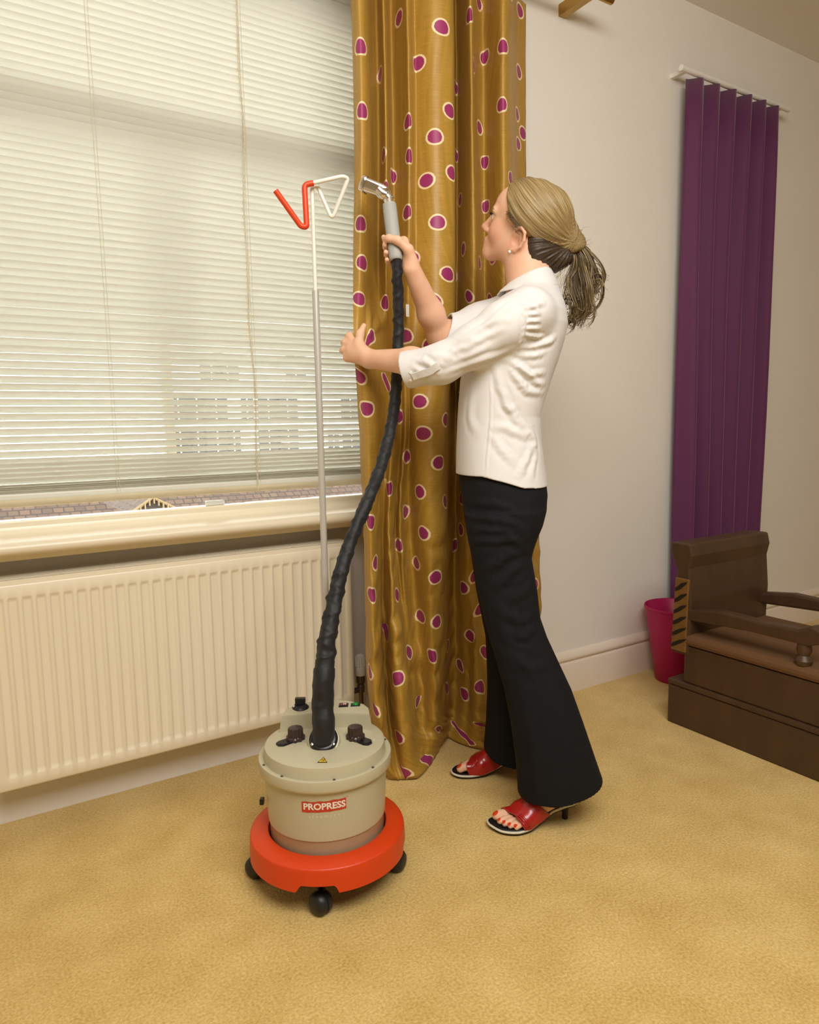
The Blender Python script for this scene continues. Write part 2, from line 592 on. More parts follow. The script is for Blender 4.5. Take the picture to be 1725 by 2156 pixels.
M_tile, nt, N, L, b = nmat('brown_roof_tile')
tc = N.new('ShaderNodeTexCoord')
br = N.new('ShaderNodeTexBrick')
br.inputs['Color1'].default_value = (*lin('4C3C2E'), 1); br.inputs['Color2'].default_value = (*lin('3C2F24'), 1); br.inputs['Mortar'].default_value = (*lin('2A211A'), 1)
br.inputs['Scale'].default_value = 1.0; br.inputs['Brick Width'].default_value = 0.16; br.inputs['Row Height'].default_value = 0.12; br.inputs['Mortar Size'].default_value = 0.012
L.new(tc.outputs['Object'], br.inputs['Vector']); L.new(br.outputs[0], b.inputs['Base Color']); b.inputs['Roughness'].default_value = 0.9
house = tag(empty('neighbour_house', (5, 10, -6)), 'brown tiled roof of a lower house seen under the blind', 'house')
o = MB().add([(-16, 0, 4.2), (16, 0, 4.2), (16, 3.2, 6.15), (-16, 3.2, 6.15), (-16, 0, 4.0), (16, 0, 4.0), (16, 3.2, 5.95), (-16, 3.2, 5.95)], [(0, 1, 2, 3), (7, 6, 5, 4), (0, 4, 5, 1), (3, 2, 6, 7)]).build('roof', M_tile); o.parent = house
o = MB().box(-15.6, 15.6, 0.5, 3.2, 0, 4.2).build('wall', mat('brown_brick_wall', '50402F', 0.9)); o.parent = house
gp = on_y(322, 1062, 9.4)
gx, gz = gp[0] - 5, gp[2] + 6
gb = MB().prism([(gx - 0.30, gz - 0.10), (gx, gz + 0.09), (gx + 0.36, gz - 0.12)], -0.6, 1.2, lambda x, z, h: (x, h, z)).build('dormer', M_tile); gb.parent = house
gb = MB().tube([(gx - 0.33, -0.63, gz - 0.12), (gx, -0.63, gz + 0.09), (gx + 0.40, -0.63, gz - 0.14)], 0.02, 6)
for i in range(14):
    t = i / 13
    x = gx - 0.33 + 0.73 * t
    z = gz - 0.12 + 0.21 * (t / 0.45) if t < 0.45 else gz + 0.09 - 0.23 * (t - 0.45) / 0.55
    gb.box(x - 0.008, x + 0.008, -0.66, -0.6, z - 0.07, z + 0.012)
o = gb.build('bargeboard', mat('ochre_paint', '6E5C3C', 0.7)); o.parent = house
struct(MB().box(-80, 120, 4, 140, -12.4, -12).build('street_ground', mat('street_tarmac', '77756F', 0.9)))

# ================================================================== right edge: drape, bin, carved chair
M_purple = mat('purple_drape_cloth', '5A1B4A', 0.7, sheen=0.3, bump=0.2, bscale=200)
pd = on_y(1434, 935, 1.95)
dr = tag(empty('drape', (pd[0] + 0.3, 1.95, 0.0)), 'dark purple drape hanging on the wall beyond the carved chair', 'curtain')
V, F = [], []
nc, nrw = 120, 12
for r_ in range(nrw):
    z = 0.015 + (2.45 - 0.015) * r_ / (nrw - 1)
    for i in range(nc):
        s = i / (nc - 1)
        amp = 0.028 + 0.008 * math.sin(r_ * 0.4 + s * 5)
        V.append((-0.3 + 0.62 * s, amp * math.cos(s * 2 * math.pi * 6 + 0.15 * math.sin(r_)), z))
F = [(r_ * nc + i, r_ * nc + i + 1, (r_ + 1) * nc + i + 1, (r_ + 1) * nc + i) for r_ in range(nrw - 1) for i in range(nc - 1)]
o = obj('cloth', V, F, M_purple, dr, True)
sm = o.modifiers.new('thickness', 'SOLIDIFY'); sm.thickness = 0.002
o = MB().tube([(-0.36, 0.0, 2.47), (0.4, 0.0, 2.47)], 0.012, 12).build('rail', M_white, dr, True, 40)
for x in (-0.335, 0.335):
    MB().box(x, x + 0.02, 0.0, 0.07, 2.462, 2.478).build('rail_bracket', M_white, dr)

M_pink, nt, N, L, b = nmat('translucent_magenta_plastic')
b.inputs['Base Color'].default_value = (*lin('C81E68'), 1); b.inputs['Roughness'].default_value = 0.3
tl = N.new('ShaderNodeBsdfTranslucent'); tl.inputs[0].default_value = (*lin('E0307C'), 1)
mx = N.new('ShaderNodeMixShader'); mx.inputs[0].default_value = 0.35
L.new(b.outputs[0], mx.inputs[1]); L.new(tl.outputs[0], mx.inputs[2]); L.new(mx.outputs[0], N['Material Output'].inputs['Surface'])
be = on_y(1386, 1284, 1.86)
bh = be[2]
bx_ = be[0] + 0.118
bin_ = tag(empty('waste_bin', (bx_, 1.86, 0)), 'tapered magenta plastic waste bin against the skirting board', 'waste bin')
MB().lathe([(0.0001, 0.0), (0.076, 0.0), (0.080, 0.004), (0.1275, bh - 0.006), (0.1275, bh - 0.001), (0.126, bh), (0.1245, bh - 0.001), (0.077, 0.006), (0.0001, 0.005)], 48).build('bucket', M_pink, bin_, True, 50)
MB().lathe([(0.1277, bh - 0.010), (0.1296, bh - 0.009), (0.1302, bh - 0.003), (0.1285, bh + 0.001), (0.1262, bh + 0.001)], 48, caps=False).build('rim', M_pink, bin_, True)

M_wood = mat('dark_carved_wood', '4A3420', 0.45, var=0.45, vscale=14, bump=0.25, bscale=40, stretch=(1, 1, 0.25))
M_inlay = mat('black_stripe_inlay', '1B140E', 0.5)
M_tan = mat('tan_stripe_wood', '7A5528', 0.45, var=0.3, vscale=20, bump=0.2, bscale=50)
g0 = on_z(1405, 1518); g1 = on_z(1437, 1531)
ang = math.atan2(g1[1] - g0[1], g1[0] - g0[0])
chair = tag(empty('carved_chair', (g0[0], g0[1], 0), ang), 'carved dark wooden chair with tiger stripes beside the waste bin', 'chair')
dch = float(np.array([g0[0], g0[1], 0]) @ FH)
lat0 = float(np.array([g0[0], g0[1], 0]) @ RH)
cont = [(1405, 1516), (1408, 1436), (1409.5, 1423), (1415, 1369.5), (1418, 1303), (1422, 1271.5), (1426, 1218), (1428, 1196), (1420.6, 1184.7), (1414, 1162), (1411, 1144.6), (1413, 1140.6)]
lz = []
for x, y in cont:
    P = on_d(x, y, dch)
    lz.append(((P @ RH - lat0), max(P[2], 0.0)))
zt = lz[-1][1]
# curved back slab, seen edge-on, its scroll at the top; local x to the right, y away from the camera
left = [(max(x, -0.004), z) for x, z in lz[3:]]
zlo = left[0][1]
back = left + [(0.075, zt), (0.085, zt - 0.04), (0.075, zt - 0.085), (0.085, zt - 0.2), (0.08, zlo)]
back = [(x, z) for x, z in back]
MB().prism(back, 0.0, 0.46, lambda x, z, h: (x, h, z)).build('back_panel', M_wood, chair, bevel=0.006)
# striped carved panel pieces standing proud on the near edge and left face of the back
zs0, zs1 = lz[3][1] + 0.01, lz[6][1] + 0.01
tan = MB().prism([(0.012, zs0), (0.024, zs1), (0.078, zs1), (0.072, zs0)], -0.006, 0.012, lambda x, z, h: (x, h, z)).build('striped_panel', M_tan, chair, bevel=0.003)
rs = random.Random(5)
for i in range(6):
    z = zs0 + 0.018 + i * (zs1 - zs0 - 0.02) / 6
    xa = 0.016 + 0.012 * (z - zs0) / (zs1 - zs0)
    st = [(xa, z - 0.006), (xa + 0.02, z + 0.004), (0.07, z + 0.026), (0.074, z + 0.034), (0.05, z + 0.026), (xa + 0.012, z + 0.014), (xa, z + 0.006)]
    MB().prism(st, -0.0085, -0.004, lambda x, zz, h: (x, h, zz)).build('stripe', M_inlay, tan)
MB().box(-0.002, 0.58, 0.0, 0.46, 0.0, 0.145).build('plinth', M_wood, chair, bevel=0.008)
MB().box(0.0, 0.58, -0.004, 0.464, 0.145, 0.165).build('plinth_moulding', M_wood, chair, bevel=0.006)
MB().box(0.06, 0.56, 0.004, 0.456, 0.165, 0.30).build('seat_box', M_wood, chair, bevel=0.006)
MB().box(0.05, 0.58, -0.005, 0.465, 0.30, 0.34).build('seat', mat('chair_seat_cushion', '6B4A2A', 0.8, bump=0.3, bscale=120), chair, bevel=0.015)
arm = [(0.06, 0.43), (0.20, 0.45), (0.36, 0.445), (0.46, 0.45), (0.50, 0.47), (0.53, 0.46), (0.53, 0.42), (0.49, 0.405), (0.30, 0.405), (0.06, 0.39)]
for y in (0.0, 0.415):
    MB().prism(arm, y, y + 0.045, lambda x, z, h: (x, h, z)).build('arm', M_wood, chair, bevel=0.008)
    MB().lathe([(0.022, 0.34), (0.026, 0.355), (0.016, 0.37), (0.022, 0.385), (0.018, 0.41)], 16, (0.47, y + 0.022, 0)).build('arm_post', M_wood, chair, True, 40)

# ================================================================== the polka-dot curtain
M_silk, nt, N, L, b = nmat('gold_dotted_silk')
at = N.new('ShaderNodeAttribute'); at.attribute_name = 'dot_distance'
uvx = N.new('ShaderNodeAttribute'); uvx.attribute_name = 'cloth_u'
uvy = N.new('ShaderNodeAttribute'); uvy.attribute_name = 'cloth_v'
cmb = N.new('ShaderNodeCombineXYZ')
L.new(uvx.outputs['Fac'], cmb.inputs[0]); L.new(uvy.outputs['Fac'], cmb.inputs[1])
ws = N.new('ShaderNodeTexNoise'); ws.inputs['Scale'].default_value = 1.0; ws.inputs['Detail'].default_value = 5
mp = N.new('ShaderNodeMapping'); mp.inputs['Scale'].default_value = (60, 4, 1)
L.new(cmb.outputs[0], mp.inputs[0]); L.new(mp.outputs[0], ws.inputs['Vector'])
slub = N.new('ShaderNodeTexNoise'); slub.inputs['Scale'].default_value = 1.0; slub.inputs['Detail'].default_value = 3
mp2 = N.new('ShaderNodeMapping'); mp2.inputs['Scale'].default_value = (22, 420, 1)
L.new(cmb.outputs[0], mp2.inputs[0]); L.new(mp2.outputs[0], slub.inputs['Vector'])
sm_ = N.new('ShaderNodeMath'); sm_.operation = 'ADD'
L.new(ws.outputs['Fac'], sm_.inputs[0]); L.new(slub.outputs['Fac'], sm_.inputs[1])
gold = N.new('ShaderNodeValToRGB')
gold.color_ramp.elements[0].position = 0.7; gold.color_ramp.elements[0].color = (*lin('8C6710'), 1)
gold.color_ramp.elements[1].position = 1.3; gold.color_ramp.elements[1].color = (*lin('CDA044'), 1)
hf = N.new('ShaderNodeMath'); hf.operation = 'MULTIPLY'; hf.inputs[1].default_value = 1.0
L.new(sm_.outputs[0], hf.inputs[0])
gold.color_ramp.elements[0].position = 0.15
gold.color_ramp.elements[1].position = 0.85
hf.inputs[1].default_value = 0.5
L.new(hf.outputs[0], gold.inputs[0])


def step_node(src, thr, soft):
    m = N.new('ShaderNodeMapRange')
    m.inputs['From Min'].default_value = thr - soft
    m.inputs['From Max'].default_value = thr + soft
    m.inputs['To Min'].default_value = 1.0
    m.inputs['To Max'].default_value = 0.0
    L.new(src, m.inputs['Value'])
    return m.outputs[0]


DOT_R, RING_R = 0.0192, 0.0245
dn = N.new('ShaderNodeMath'); dn.operation = 'MULTIPLY_ADD'; dn.inputs[1].default_value = 0.0016
L.new(slub.outputs['Fac'], dn.inputs[0]); L.new(at.outputs['Fac'], dn.inputs[2])
ring = step_node(dn.outputs[0], RING_R + 0.0008, 0.0006)
dot = step_node(dn.outputs[0], DOT_R + 0.0008, 0.0005)
m1 = N.new('ShaderNodeMix'); m1.data_type = 'RGBA'; m1.inputs[7].default_value = (*lin('F2DCAE'), 1)
L.new(ring, m1.inputs[0]); L.new(gold.outputs[0], m1.inputs[6])
m2 = N.new('ShaderNodeMix'); m2.data_type = 'RGBA'; m2.inputs[7].default_value = (*lin('9E2F66'), 1)
L.new(dot, m2.inputs[0]); L.new(m1.outputs[2], m2.inputs[6])
L.new(m2.outputs[2], b.inputs['Base Color'])
b.inputs['Roughness'].default_value = 0.47
b.inputs['Sheen Weight'].default_value = 0.04
b.inputs['Sheen Tint'].default_value = (1.0, 0.8, 0.45, 1)
b.inputs['Specular IOR Level'].default_value = 0.5
bp = N.new('ShaderNodeBump'); bp.inputs['Strength'].default_value = 0.10; bp.inputs['Distance'].default_value = 0.0012
L.new(sm_.outputs[0], bp.inputs['Height']); L.new(bp.outputs[0], b.inputs['Normal'])

# fold plan: for each picture row the x of 26 fold points and how far (cm) they stand out from the hanging plane
ROWS = [
    (240, 1.925, [(745, 4), (760, 7), (776, 6), (786, 0), (800, -1), (810, 4), (818, 3), (826, -2), (850, 3), (862, 6), (873, 3), (885, 4), (915, 7), (945, 7.5), (957.5, 6), (955, 0), (962, -5), (980, 2), (995, 6), (1004, 0), (1020, -2), (1040, 3), (1060, 7), (1076, 5), (1088, -1), (1107, -3)]),
    (560, 1.915, [(744, 4), (757, 6), (772, 5), (788, 0), (800, -1), (812, 5), (818, 3), (830, -1), (850, 3), (862, 5), (873, 3), (885, 4), (915, 7), (945, 7.5), (959, 6), (956, 0), (963, -5), (980, 2), (1001, 6), (1010, 0), (1022, -2), (1040, 3), (1061, 7), (1078, 5), (1092, -1), (1110, -3)]),
    (710, 1.905, [(745, 7.5), (755, 8), (768, 7.5), (780, 7), (800, 5), (815, 3), (825, 1), (836, 0), (848, 2), (860, 3), (870, 3), (885, 4), (912, 7), (942, 7.5), (956, 6), (953, 0), (961, -5), (978, 2), (998, 6), (1008, 0), (1022, -2), (1040, 3), (1062, 7), (1082, 5), (1098, 0), (1116, -2)]),
    (880, 1.895, [(755, 3), (770, 6), (790, 6), (802, 4), (815, 3), (825, 3), (835, 2), (845, 0), (853, 2), (862, 1), (868, 3), (880, 5), (905, 7), (930, 7), (942, 5), (946, 0), (960, -5), (972, 1), (985, 4), (1000, 2), (1018, 0), (1040, 3), (1062, 6), (1085, 5), (1105, 1), (1125, -1)]),
    (1130, 1.885, [(766, 3), (780, 7), (792, 5), (800, 2), (808, 1), (818, 5), (826, 3), (834, 0), (843, 3), (852, 0), (866, -1), (885, 4), (905, 7), (930, 7), (940, 4), (946, -1), (960, -3), (970, 1), (985, 4), (1000, 2), (1018, 0), (1040, 3), (1065, 6), (1090, 5), (1115, 2), (1136, 0)]),
    (1450, 1.88, [(774, 4), (787, 9), (800, 8), (810, 2), (818, 2), (832, 9), (855, 10), (866, 5), (878, 2), (890, 2), (900, 4), (912, 6), (920, 6), (930, 3), (938, 0), (946, -4), (960, -5), (975, -1), (990, 1), (1000, 6), (1015, 7), (1030, 5), (1065, 6), (1090, 5), (1115, 2), (1141, 0)]),
]
HEM = [(815, 1641), (825, 1644), (835, 1645), (842, 1645), (850, 1645), (858, 1645), (870, 1644), (882, 1640), (890, 1631), (898, 1621), (905, 1611), (912, 1602), (920, 1592), (928, 1580), (936, 1566), (943, 1557), (952, 1560), (965, 1567), (980, 1573), (995, 1577), (1015, 1580), (1030, 1577), (1060, 1555), (1090, 1535), (1115, 1520), (1141, 1505)]
keys = []
for y, Y0, pts in ROWS:
    keys.append(np.array([on_y(px, y, Y0 - (3 + (off - 3) * 1.45) / 100.0) for px, off in pts]))
top = keys[0].copy(); top[:, 2] = 2.50
hem = np.array([on_z(px, py, 0.0) for px, py in HEM]); hem[:, 2] = 0.006
low = keys[-1] * 0.28 + hem * 0.72           # the hem breaks forward only near the floor
low[:, 2] = keys[-1][:, 2] * 0.28
low[:, :2] = keys[-1][:, :2] * 0.45 + hem[:, :2] * 0.55
keys = np.array([top] + keys + [low, hem])
NS = 9
grid = np.array([spline(k_, NS) for k_ in keys])          # rows x cols x 3
zm = grid[:, :, 2].mean(1)
NR = 250
zt_ = np.linspace(zm[0], zm[-1], NR)
nc_ = grid.shape[1]
G = np.zeros((NR, nc_, 3))
# monotone-ish cubic down each column
tk = np.interp(zt_[::-1], zm[::-1], np.arange(len(zm))[::-1].astype(float))[::-1]
dense = np.array([spline(grid[:, j, :], 20) for j in range(nc_)])   # cols x dense x 3
ii = tk * 20
i0 = np.clip(ii.astype(int), 0, dense.shape[1] - 2)
fr_ = (ii - i0)[:, None]
for j in range(nc_):
    G[:, j, :] = dense[j, i0] * (1 - fr_) + dense[j, i0 + 1] * fr_
G[-1, :, 2] = 0.006
G[:, :, 2] = np.maximum(G[:, :, 2], 0.006)
for _k in range(3):
    G[:, 2:-2] = (G[:, :-4] + 4 * G[:, 1:-3] + 6 * G[:, 2:-2] + 4 * G[:, 3:-1] + G[:, 4:]) / 16
U = np.concatenate([np.zeros((NR, 1)), np.cumsum(np.linalg.norm(np.diff(G, axis=1), axis=2), axis=1)], axis=1)
Vv = np.concatenate([np.zeros((1, nc_)), np.cumsum(np.linalg.norm(np.diff(G, axis=0), axis=2), axis=0)], axis=0)
# creases of the silk: finer pleats above, crumples towards the floor
for i in range(NR):
    z = G[i, :, 2].mean()
    a = 0.0016 + 0.0100 * max(0.0, min(1.0, (1.15 - z) / 0.8))
    for j in range(nc_):
        u, v = U[i, j], Vv[i, j]
        n1 = mnoise.noise(Vector((u * 17, v * 1.6, 1.3))) * 0.0030
        n2 = mnoise.noise(Vector((u * 9 + v * 5, v * 11 - u * 4, 7.7)))
        n2 = (abs(n2) * -2 + 0.5) * a
        n3 = mnoise.noise(Vector((u * 40, v * 24, 3.1))) * a * 0.35
        n4 = mnoise.noise(Vector((u * 7, v * 19 + 3 * math.sin(u * 6), 5.5)))
        n4 = -max(0.0, n4) ** 1.5 * a * 1.2
        G[i, j, 1] += n1 + n2 + n3 + n4
# pulled creases running up from the gripping thumb, and the dent behind the nozzle
for (pa, pb, amp, wd) in (((768, 705), (822, 668), 0.010, 0.010), ((772, 700), (812, 640), -0.008, 0.010), ((768, 700), (790, 610), 0.008, 0.010), ((775, 708), (835, 690), -0.007, 0.010), ((762, 695), (772, 600), -0.006, 0.009)):
    A_, B_ = on_y(*pa, 1.85), on_y(*pb, 1.85)
    ab = (B_ - A_)[[0, 2]]
    q = G[:, :, [0, 2]] - A_[[0, 2]]
    t = np.clip((q @ ab) / (ab @ ab), 0, 1)
    dd = np.linalg.norm(q - t[..., None] * ab, axis=2)
    G[:, :, 1] -= amp * np.exp(-(dd / wd) ** 2) * (1 - 0.75 * t)
curtain = tag(empty('curtain', (1.45, 1.88, 0)), 'gold silk curtain with purple polka dots hanging beside the window', 'curtain')
# dots: picture centre -> nearest cloth point facing the camera
DOTS = [(764, 231), (855, 257), (949, 236), (1054, 221), (1012, 271), (1091, 238), (917, 289), (804, 327), (864, 331), (963, 325), (1021, 345), (1104, 278), (1093, 305), (828, 370), (899, 384), (955, 364), (1079, 374), (968, 417), (1023, 437), (817, 395), (854, 450), (921, 466), (760, 469), (974, 523), (766, 553), (874, 541), (1036, 545), (1012, 556), (945, 573), (963, 577), (757, 627), (986, 627), (812, 640), (910, 628), (1028, 630), (784, 709), (851, 706), (903, 724), (752, 790), (816, 805), (883, 843), (770, 860), (844, 877), (941, 881), (890, 914), (966, 835), (925, 973), (858, 962), (825, 1028), (881, 1034), (940, 1054), (970, 1050), (783, 1103), (856, 1080), (888, 1124), (837, 1146), (969, 1112), (793, 1187), (875, 1186), (958, 1152), (921, 1213), (1000, 1210), (785, 1257), (840, 1252), (973, 1238), (886, 1294), (922, 1306), (1012, 1281), (813, 1336), (988, 1336), (863, 1374), (908, 1379), (947, 1360), (1022, 1370), (776, 1415), (835, 1428), (967, 1405), (1014, 1445), (882, 1478), (943, 1452), (787, 1489), (980, 1467), (838, 1551), (924, 1537), (973, 1549), (1013, 1527), (848, 1627), (903, 1600),
        (800, 160), (880, 130), (930, 60), (1000, 140), (1060, 95), (760, 95), (840, 40), (985, 30), (1095, 150), (1070, 470), (1080, 640), (1060, 760), (1100, 900), (1050, 860)]
Q = G.reshape(-1, 3) - CAM
zq = Q @ FWD
pxg = (CX + FPX * (Q @ RT) / zq).reshape(NR, nc_)
pyg = (CY - FPX * (Q @ UP) / zq).reshape(NR, nc_)
zq = zq.reshape(NR, nc_)
dist = np.full((NR, nc_), 0.2)
def stamp(i, j):
    """woven dot centred on cloth point (i, j), measured along the cloth"""
    rws = np.where(np.abs(Vv[:, j] - Vv[i, j]) < 0.034)[0]
    us = []
    for r_ in rws:
        near_ = np.abs(U[r_] - U[r_, j]) < 0.05
        e2 = np.where(near_, (G[r_, :, 0] - G[i, j, 0]) ** 2 + (G[r_, :, 1] - G[i, j, 1]) ** 2, 9.0)
        us.append(U[r_, np.argmin(e2)])
    fit = np.polyfit(rws - i, us, 1) if len(rws) > 3 else np.array([0.0, U[i, j]])
    uc = fit[1] + max(-0.012, min(0.012, fit[0])) * (rws - i)
    du = (U[rws] - uc[:, None]) * 0.78
    dv = Vv[rws] - Vv[i, j]
    dist[rws] = np.minimum(dist[rws], np.sqrt(du ** 2 + dv ** 2))
    cents.append(G[i, j])


cents = []
for dx, dy in DOTS:
    e = (pxg - dx) ** 2 + (pyg - dy) ** 2
    cand = e < 16
    if cand.any():
        zz = np.where(cand, zq + e * 0.0006, 9e9)
        i, j = np.unravel_index(np.argmin(zz), zz.shape)
    else:
        i, j = np.unravel_index(np.argmin(e), e.shape)
    stamp(i, j)
# the same scatter carries on over the cloth hidden behind the person and above the picture
rd = random.Random(9)
for _k in range(900):
    i, j = rd.randrange(4, NR - 6), rd.randrange(3, nc_ - 3)
    if not (pyg[i, j] < 195 or (pxg[i, j] > 1042 and pyg[i, j] > 590)):
        continue
    if min(np.linalg.norm((G[i, j] - c)) for c in cents) > 0.105:
        stamp(i, j)
idx = np.arange(NR * nc_).reshape(NR, nc_)
Qd = np.stack([idx[:-1, :-1], idx[1:, :-1], idx[1:, 1:], idx[:-1, 1:]], -1).reshape(-1, 4)
cl = mesh_np('cloth', G.reshape(-1, 3) - np.array([1.45, 1.88, 0]), Qd, M_silk, curtain)
attr(cl, 'dot_distance', dist.ravel()); attr(cl, 'cloth_u', U.ravel()); attr(cl, 'cloth_v', Vv.ravel())
sm = cl.modifiers.new('thickness', 'SOLIDIFY'); sm.thickness = 0.0012; sm.offset = 0
M_brass = mat('brass_pole', 'B08D4C', 0.3, 1.0)
MB().tube([(-1.75, 0.0, 2.55), (0.62, 0.0, 2.55)], 0.014, 16).build('curtain_pole', M_brass, curtain, True, 40)
for k_ in range(10):
    j = int((k_ + 0.5) * nc_ / 10)
    x = G[0, j, 0] - 1.45
    t = np.linspace(0, 2 * math.pi, 17)
    MB().tube([(x, 0.022 * math.cos(a_), 2.535 + 0.022 * math.sin(a_)) for a_ in t], 0.003, 8, caps=False).build('curtain_ring', M_brass, curtain, True)
MB().box(0.5, 0.53, 0.0, 0.14, 2.53, 2.57).build('pole_bracket', M_brass, curtain)
# a small white care label on the cloth beside the hose
lp = on_y(853, 655, 1.86)
o = MB().box(lp[0] - 0.004 - 1.45, lp[0] + 0.007 - 1.45, lp[1] - 1.88 - 0.012, lp[1] - 1.88 - 0.011, lp[2] - 0.018, lp[2] + 0.018).build('care_label', M_white, curtain)

# ================================================================== garment steamer
SC = np.array([0.69, 1.49, 0.0])
stm = tag(empty('garment_steamer', tuple(SC), -YAW), 'beige drum garment steamer on a red wheeled base with black hose and grey pole', 'steamer')
DS = float(SC @ FH); LS = float(SC @ RH)


def sl_(P):
    """world point -> steamer frame (x right, y away from the camera, z up)"""
    P = np.asarray(P, float)
    return np.array([P @ RH - LS, P @ FH - DS, P[2]])


def spx(px, py, D):
    return sl_(on_d(px, py, D))


M_beige = mat('beige_plastic', 'BFB799', 0.33, var=0.02, vscale=20, bump=0.03, bscale=300)
M_smoke = mat('smoky_translucent_band', 'B3A283', 0.25)
M_red = mat('orange_red_plastic', 'D8400E', 0.42, bump=0.03, bscale=250)
M_black = mat('black_plastic', '17161A', 0.3)
M_rubber = mat('black_rubber_wheel', '1A1B1D', 0.45)
M_sleeve = mat('black_nylon_sleeve', '121113', 0.6, bump=0.25, bscale=400, sheen=0.05, bdist=0.001)
M_grey = mat('grey_foam_grip', 'A9A8A0', 0.6, bump=0.15, bscale=500, bdist=0.0006)
M_chrome = mat('polished_chrome', (0.86, 0.84, 0.86), 0.08, 1.0)
M_alu = mat('satin_aluminium_tube', 'C6C2BA', 0.4, 0.35)
M_cwhite = mat('white_coated_rod', 'E9E5D8', 0.35)
M_brown = mat('brown_smoky_cap', '3A2A28', 0.28)

# red base ring with wheel cut-outs
CASTERS = [(-91, 0.148, 0.85), (1, 0.164, 1.1), (184, 0.176, -0.5), (90, 0.150, 0.2)]
CASTER_A = [math.radians(a) for a, _, _ in CASTERS]
prof = [(0.138, 0.118), (0.142, 0.134), (0.150, 0.1365), (0.172, 0.1305), (0.1818, 0.1275), (0.1838, 0.1262), (0.1848, 0.1235), (0.1855, 0.117)]
nA = 240
V = []
for r, z in prof:
    for i in range(nA):
        t = 2 * math.pi * i / nA
        V.append((r * math.cos(t), r * math.sin(t), z))
for i in range(nA):      # lower rim, arched over each wheel
    t = 2 * math.pi * i / nA
    z = 0.072
    for ca in CASTER_A:
        d = abs((t - ca + math.pi) % (2 * math.pi) - math.pi) * 0.186
        if d < 0.047:
            z = max(z, 0.072 + 0.018 * min(1.0, (0.047 - d) / 0.010) ** 0.6)
    V.append((0.187 * math.cos(t), 0.187 * math.sin(t), z))
for i in range(nA):
    x, y, z = V[-nA + i - 0] if False else V[len(prof) * nA + i]
    V.append((x * 0.975, y * 0.975, z))
for i in range(nA):
    t = 2 * math.pi * i / nA
    V.append((0.17 * math.cos(t), 0.17 * math.sin(t), 0.105))
K = len(prof) + 3
F = [(k * nA + i, (k + 1) * nA + i, (k + 1) * nA + (i + 1) % nA, k * nA + (i + 1) % nA) for k in range(K - 1) for i in range(nA)]
obj('base_ring', V, F, M_red, stm, True, 40)
MB().lathe([(0.0001, 0.098), (0.172, 0.098), (0.172, 0.108), (0.0001, 0.108)], 48).build('base_plate', M_black, stm, True, 40)
M_wheel_axis = None
for ca, cr_, sw in CASTERS:
    ca = math.radians(ca)
    c = np.array([cr_ * math.cos(ca), cr_ * math.sin(ca), 0.0])
    tang = ca + math.pi / 2 + sw
    ax = np.array([math.cos(tang), math.sin(tang), 0])
    A3 = frame_from(ax)
    cc = np.array([c[0], c[1], 0.0268])
    wb = MB()
    wb.lathe([(0.0001, -0.0225), (0.010, -0.0222), (0.019, -0.0195), (0.0245, -0.013), (0.0262, -0.004), (0.0262, -0.0025), (0.0240, -0.0015), (0.0240, 0.0015), (0.0262, 0.0025), (0.0262, 0.004), (0.0245, 0.013), (0.019, 0.0195), (0.010, 0.0222), (0.0001, 0.0225)], 28, cc, A3)
    wo = wb.build('caster', M_rubber, stm, True, 50)
    rd = np.array([math.cos(ca), math.sin(ca), 0])
    st = c - rd * 0.016
    MB().lathe([(0.009, 0.045), (0.009, 0.1)], 14, (st[0], st[1], 0)).tube([st + np.array([0, 0, 0.048]), np.array([c[0], c[1], 0.046])], 0.010, 10).build('caster_fork', M_black, wo, True, 40)

# drum
MB().lathe([(0.136, 0.10), (0.1365, 0.163), (0.1378, 0.1655)], 96, caps=False).build('lower_band', M_smoke, stm, True, 40)
MB().lathe([(0.1372, 0.163), (0.1398, 0.165), (0.1402, 0.170), (0.1425, 0.22), (0.1468, 0.287)], 96, caps=False).build('drum', M_beige, stm, True, 40)
MB().lathe([(0.1465, 0.284), (0.1545, 0.2845), (0.1565, 0.287), (0.1572, 0.291), (0.1578, 0.309), (0.1568, 0.3125), (0.1545, 0.3135), (0.1465, 0.3125), (0.144, 0.311)], 96, caps=False).build('rim', M_beige, stm, True, 35)
lid = MB().lathe([(0.1445, 0.309), (0.1425, 0.334), (0.1415, 0.3375), (0.1385, 0.3392), (0.12, 0.3410), (0.08, 0.3440), (0.04, 0.3460), (0.0001, 0.3465)], 96, caps=False).build('lid', M_beige, stm, True, 30)
for a in (-76, -38, -13 - 90 - 20, -152, 20, 60, 120, 165):
    t = math.radians(a)
    MB().lathe([(0.0001, 0.3128), (0.0032, 0.3128), (0.0032, 0.3148), (0.0022, 0.3156), (0.0001, 0.3156)], 12, (0.1508 * math.cos(t), 0.1508 * math.sin(t), 0)).build('rim_screw', M_pewter, stm, True, 40)
MB().box(-0.156, -0.146, -0.035, -0.02, 0.195, 0.21).build('side_catch', M_black, stm, bevel=0.002)

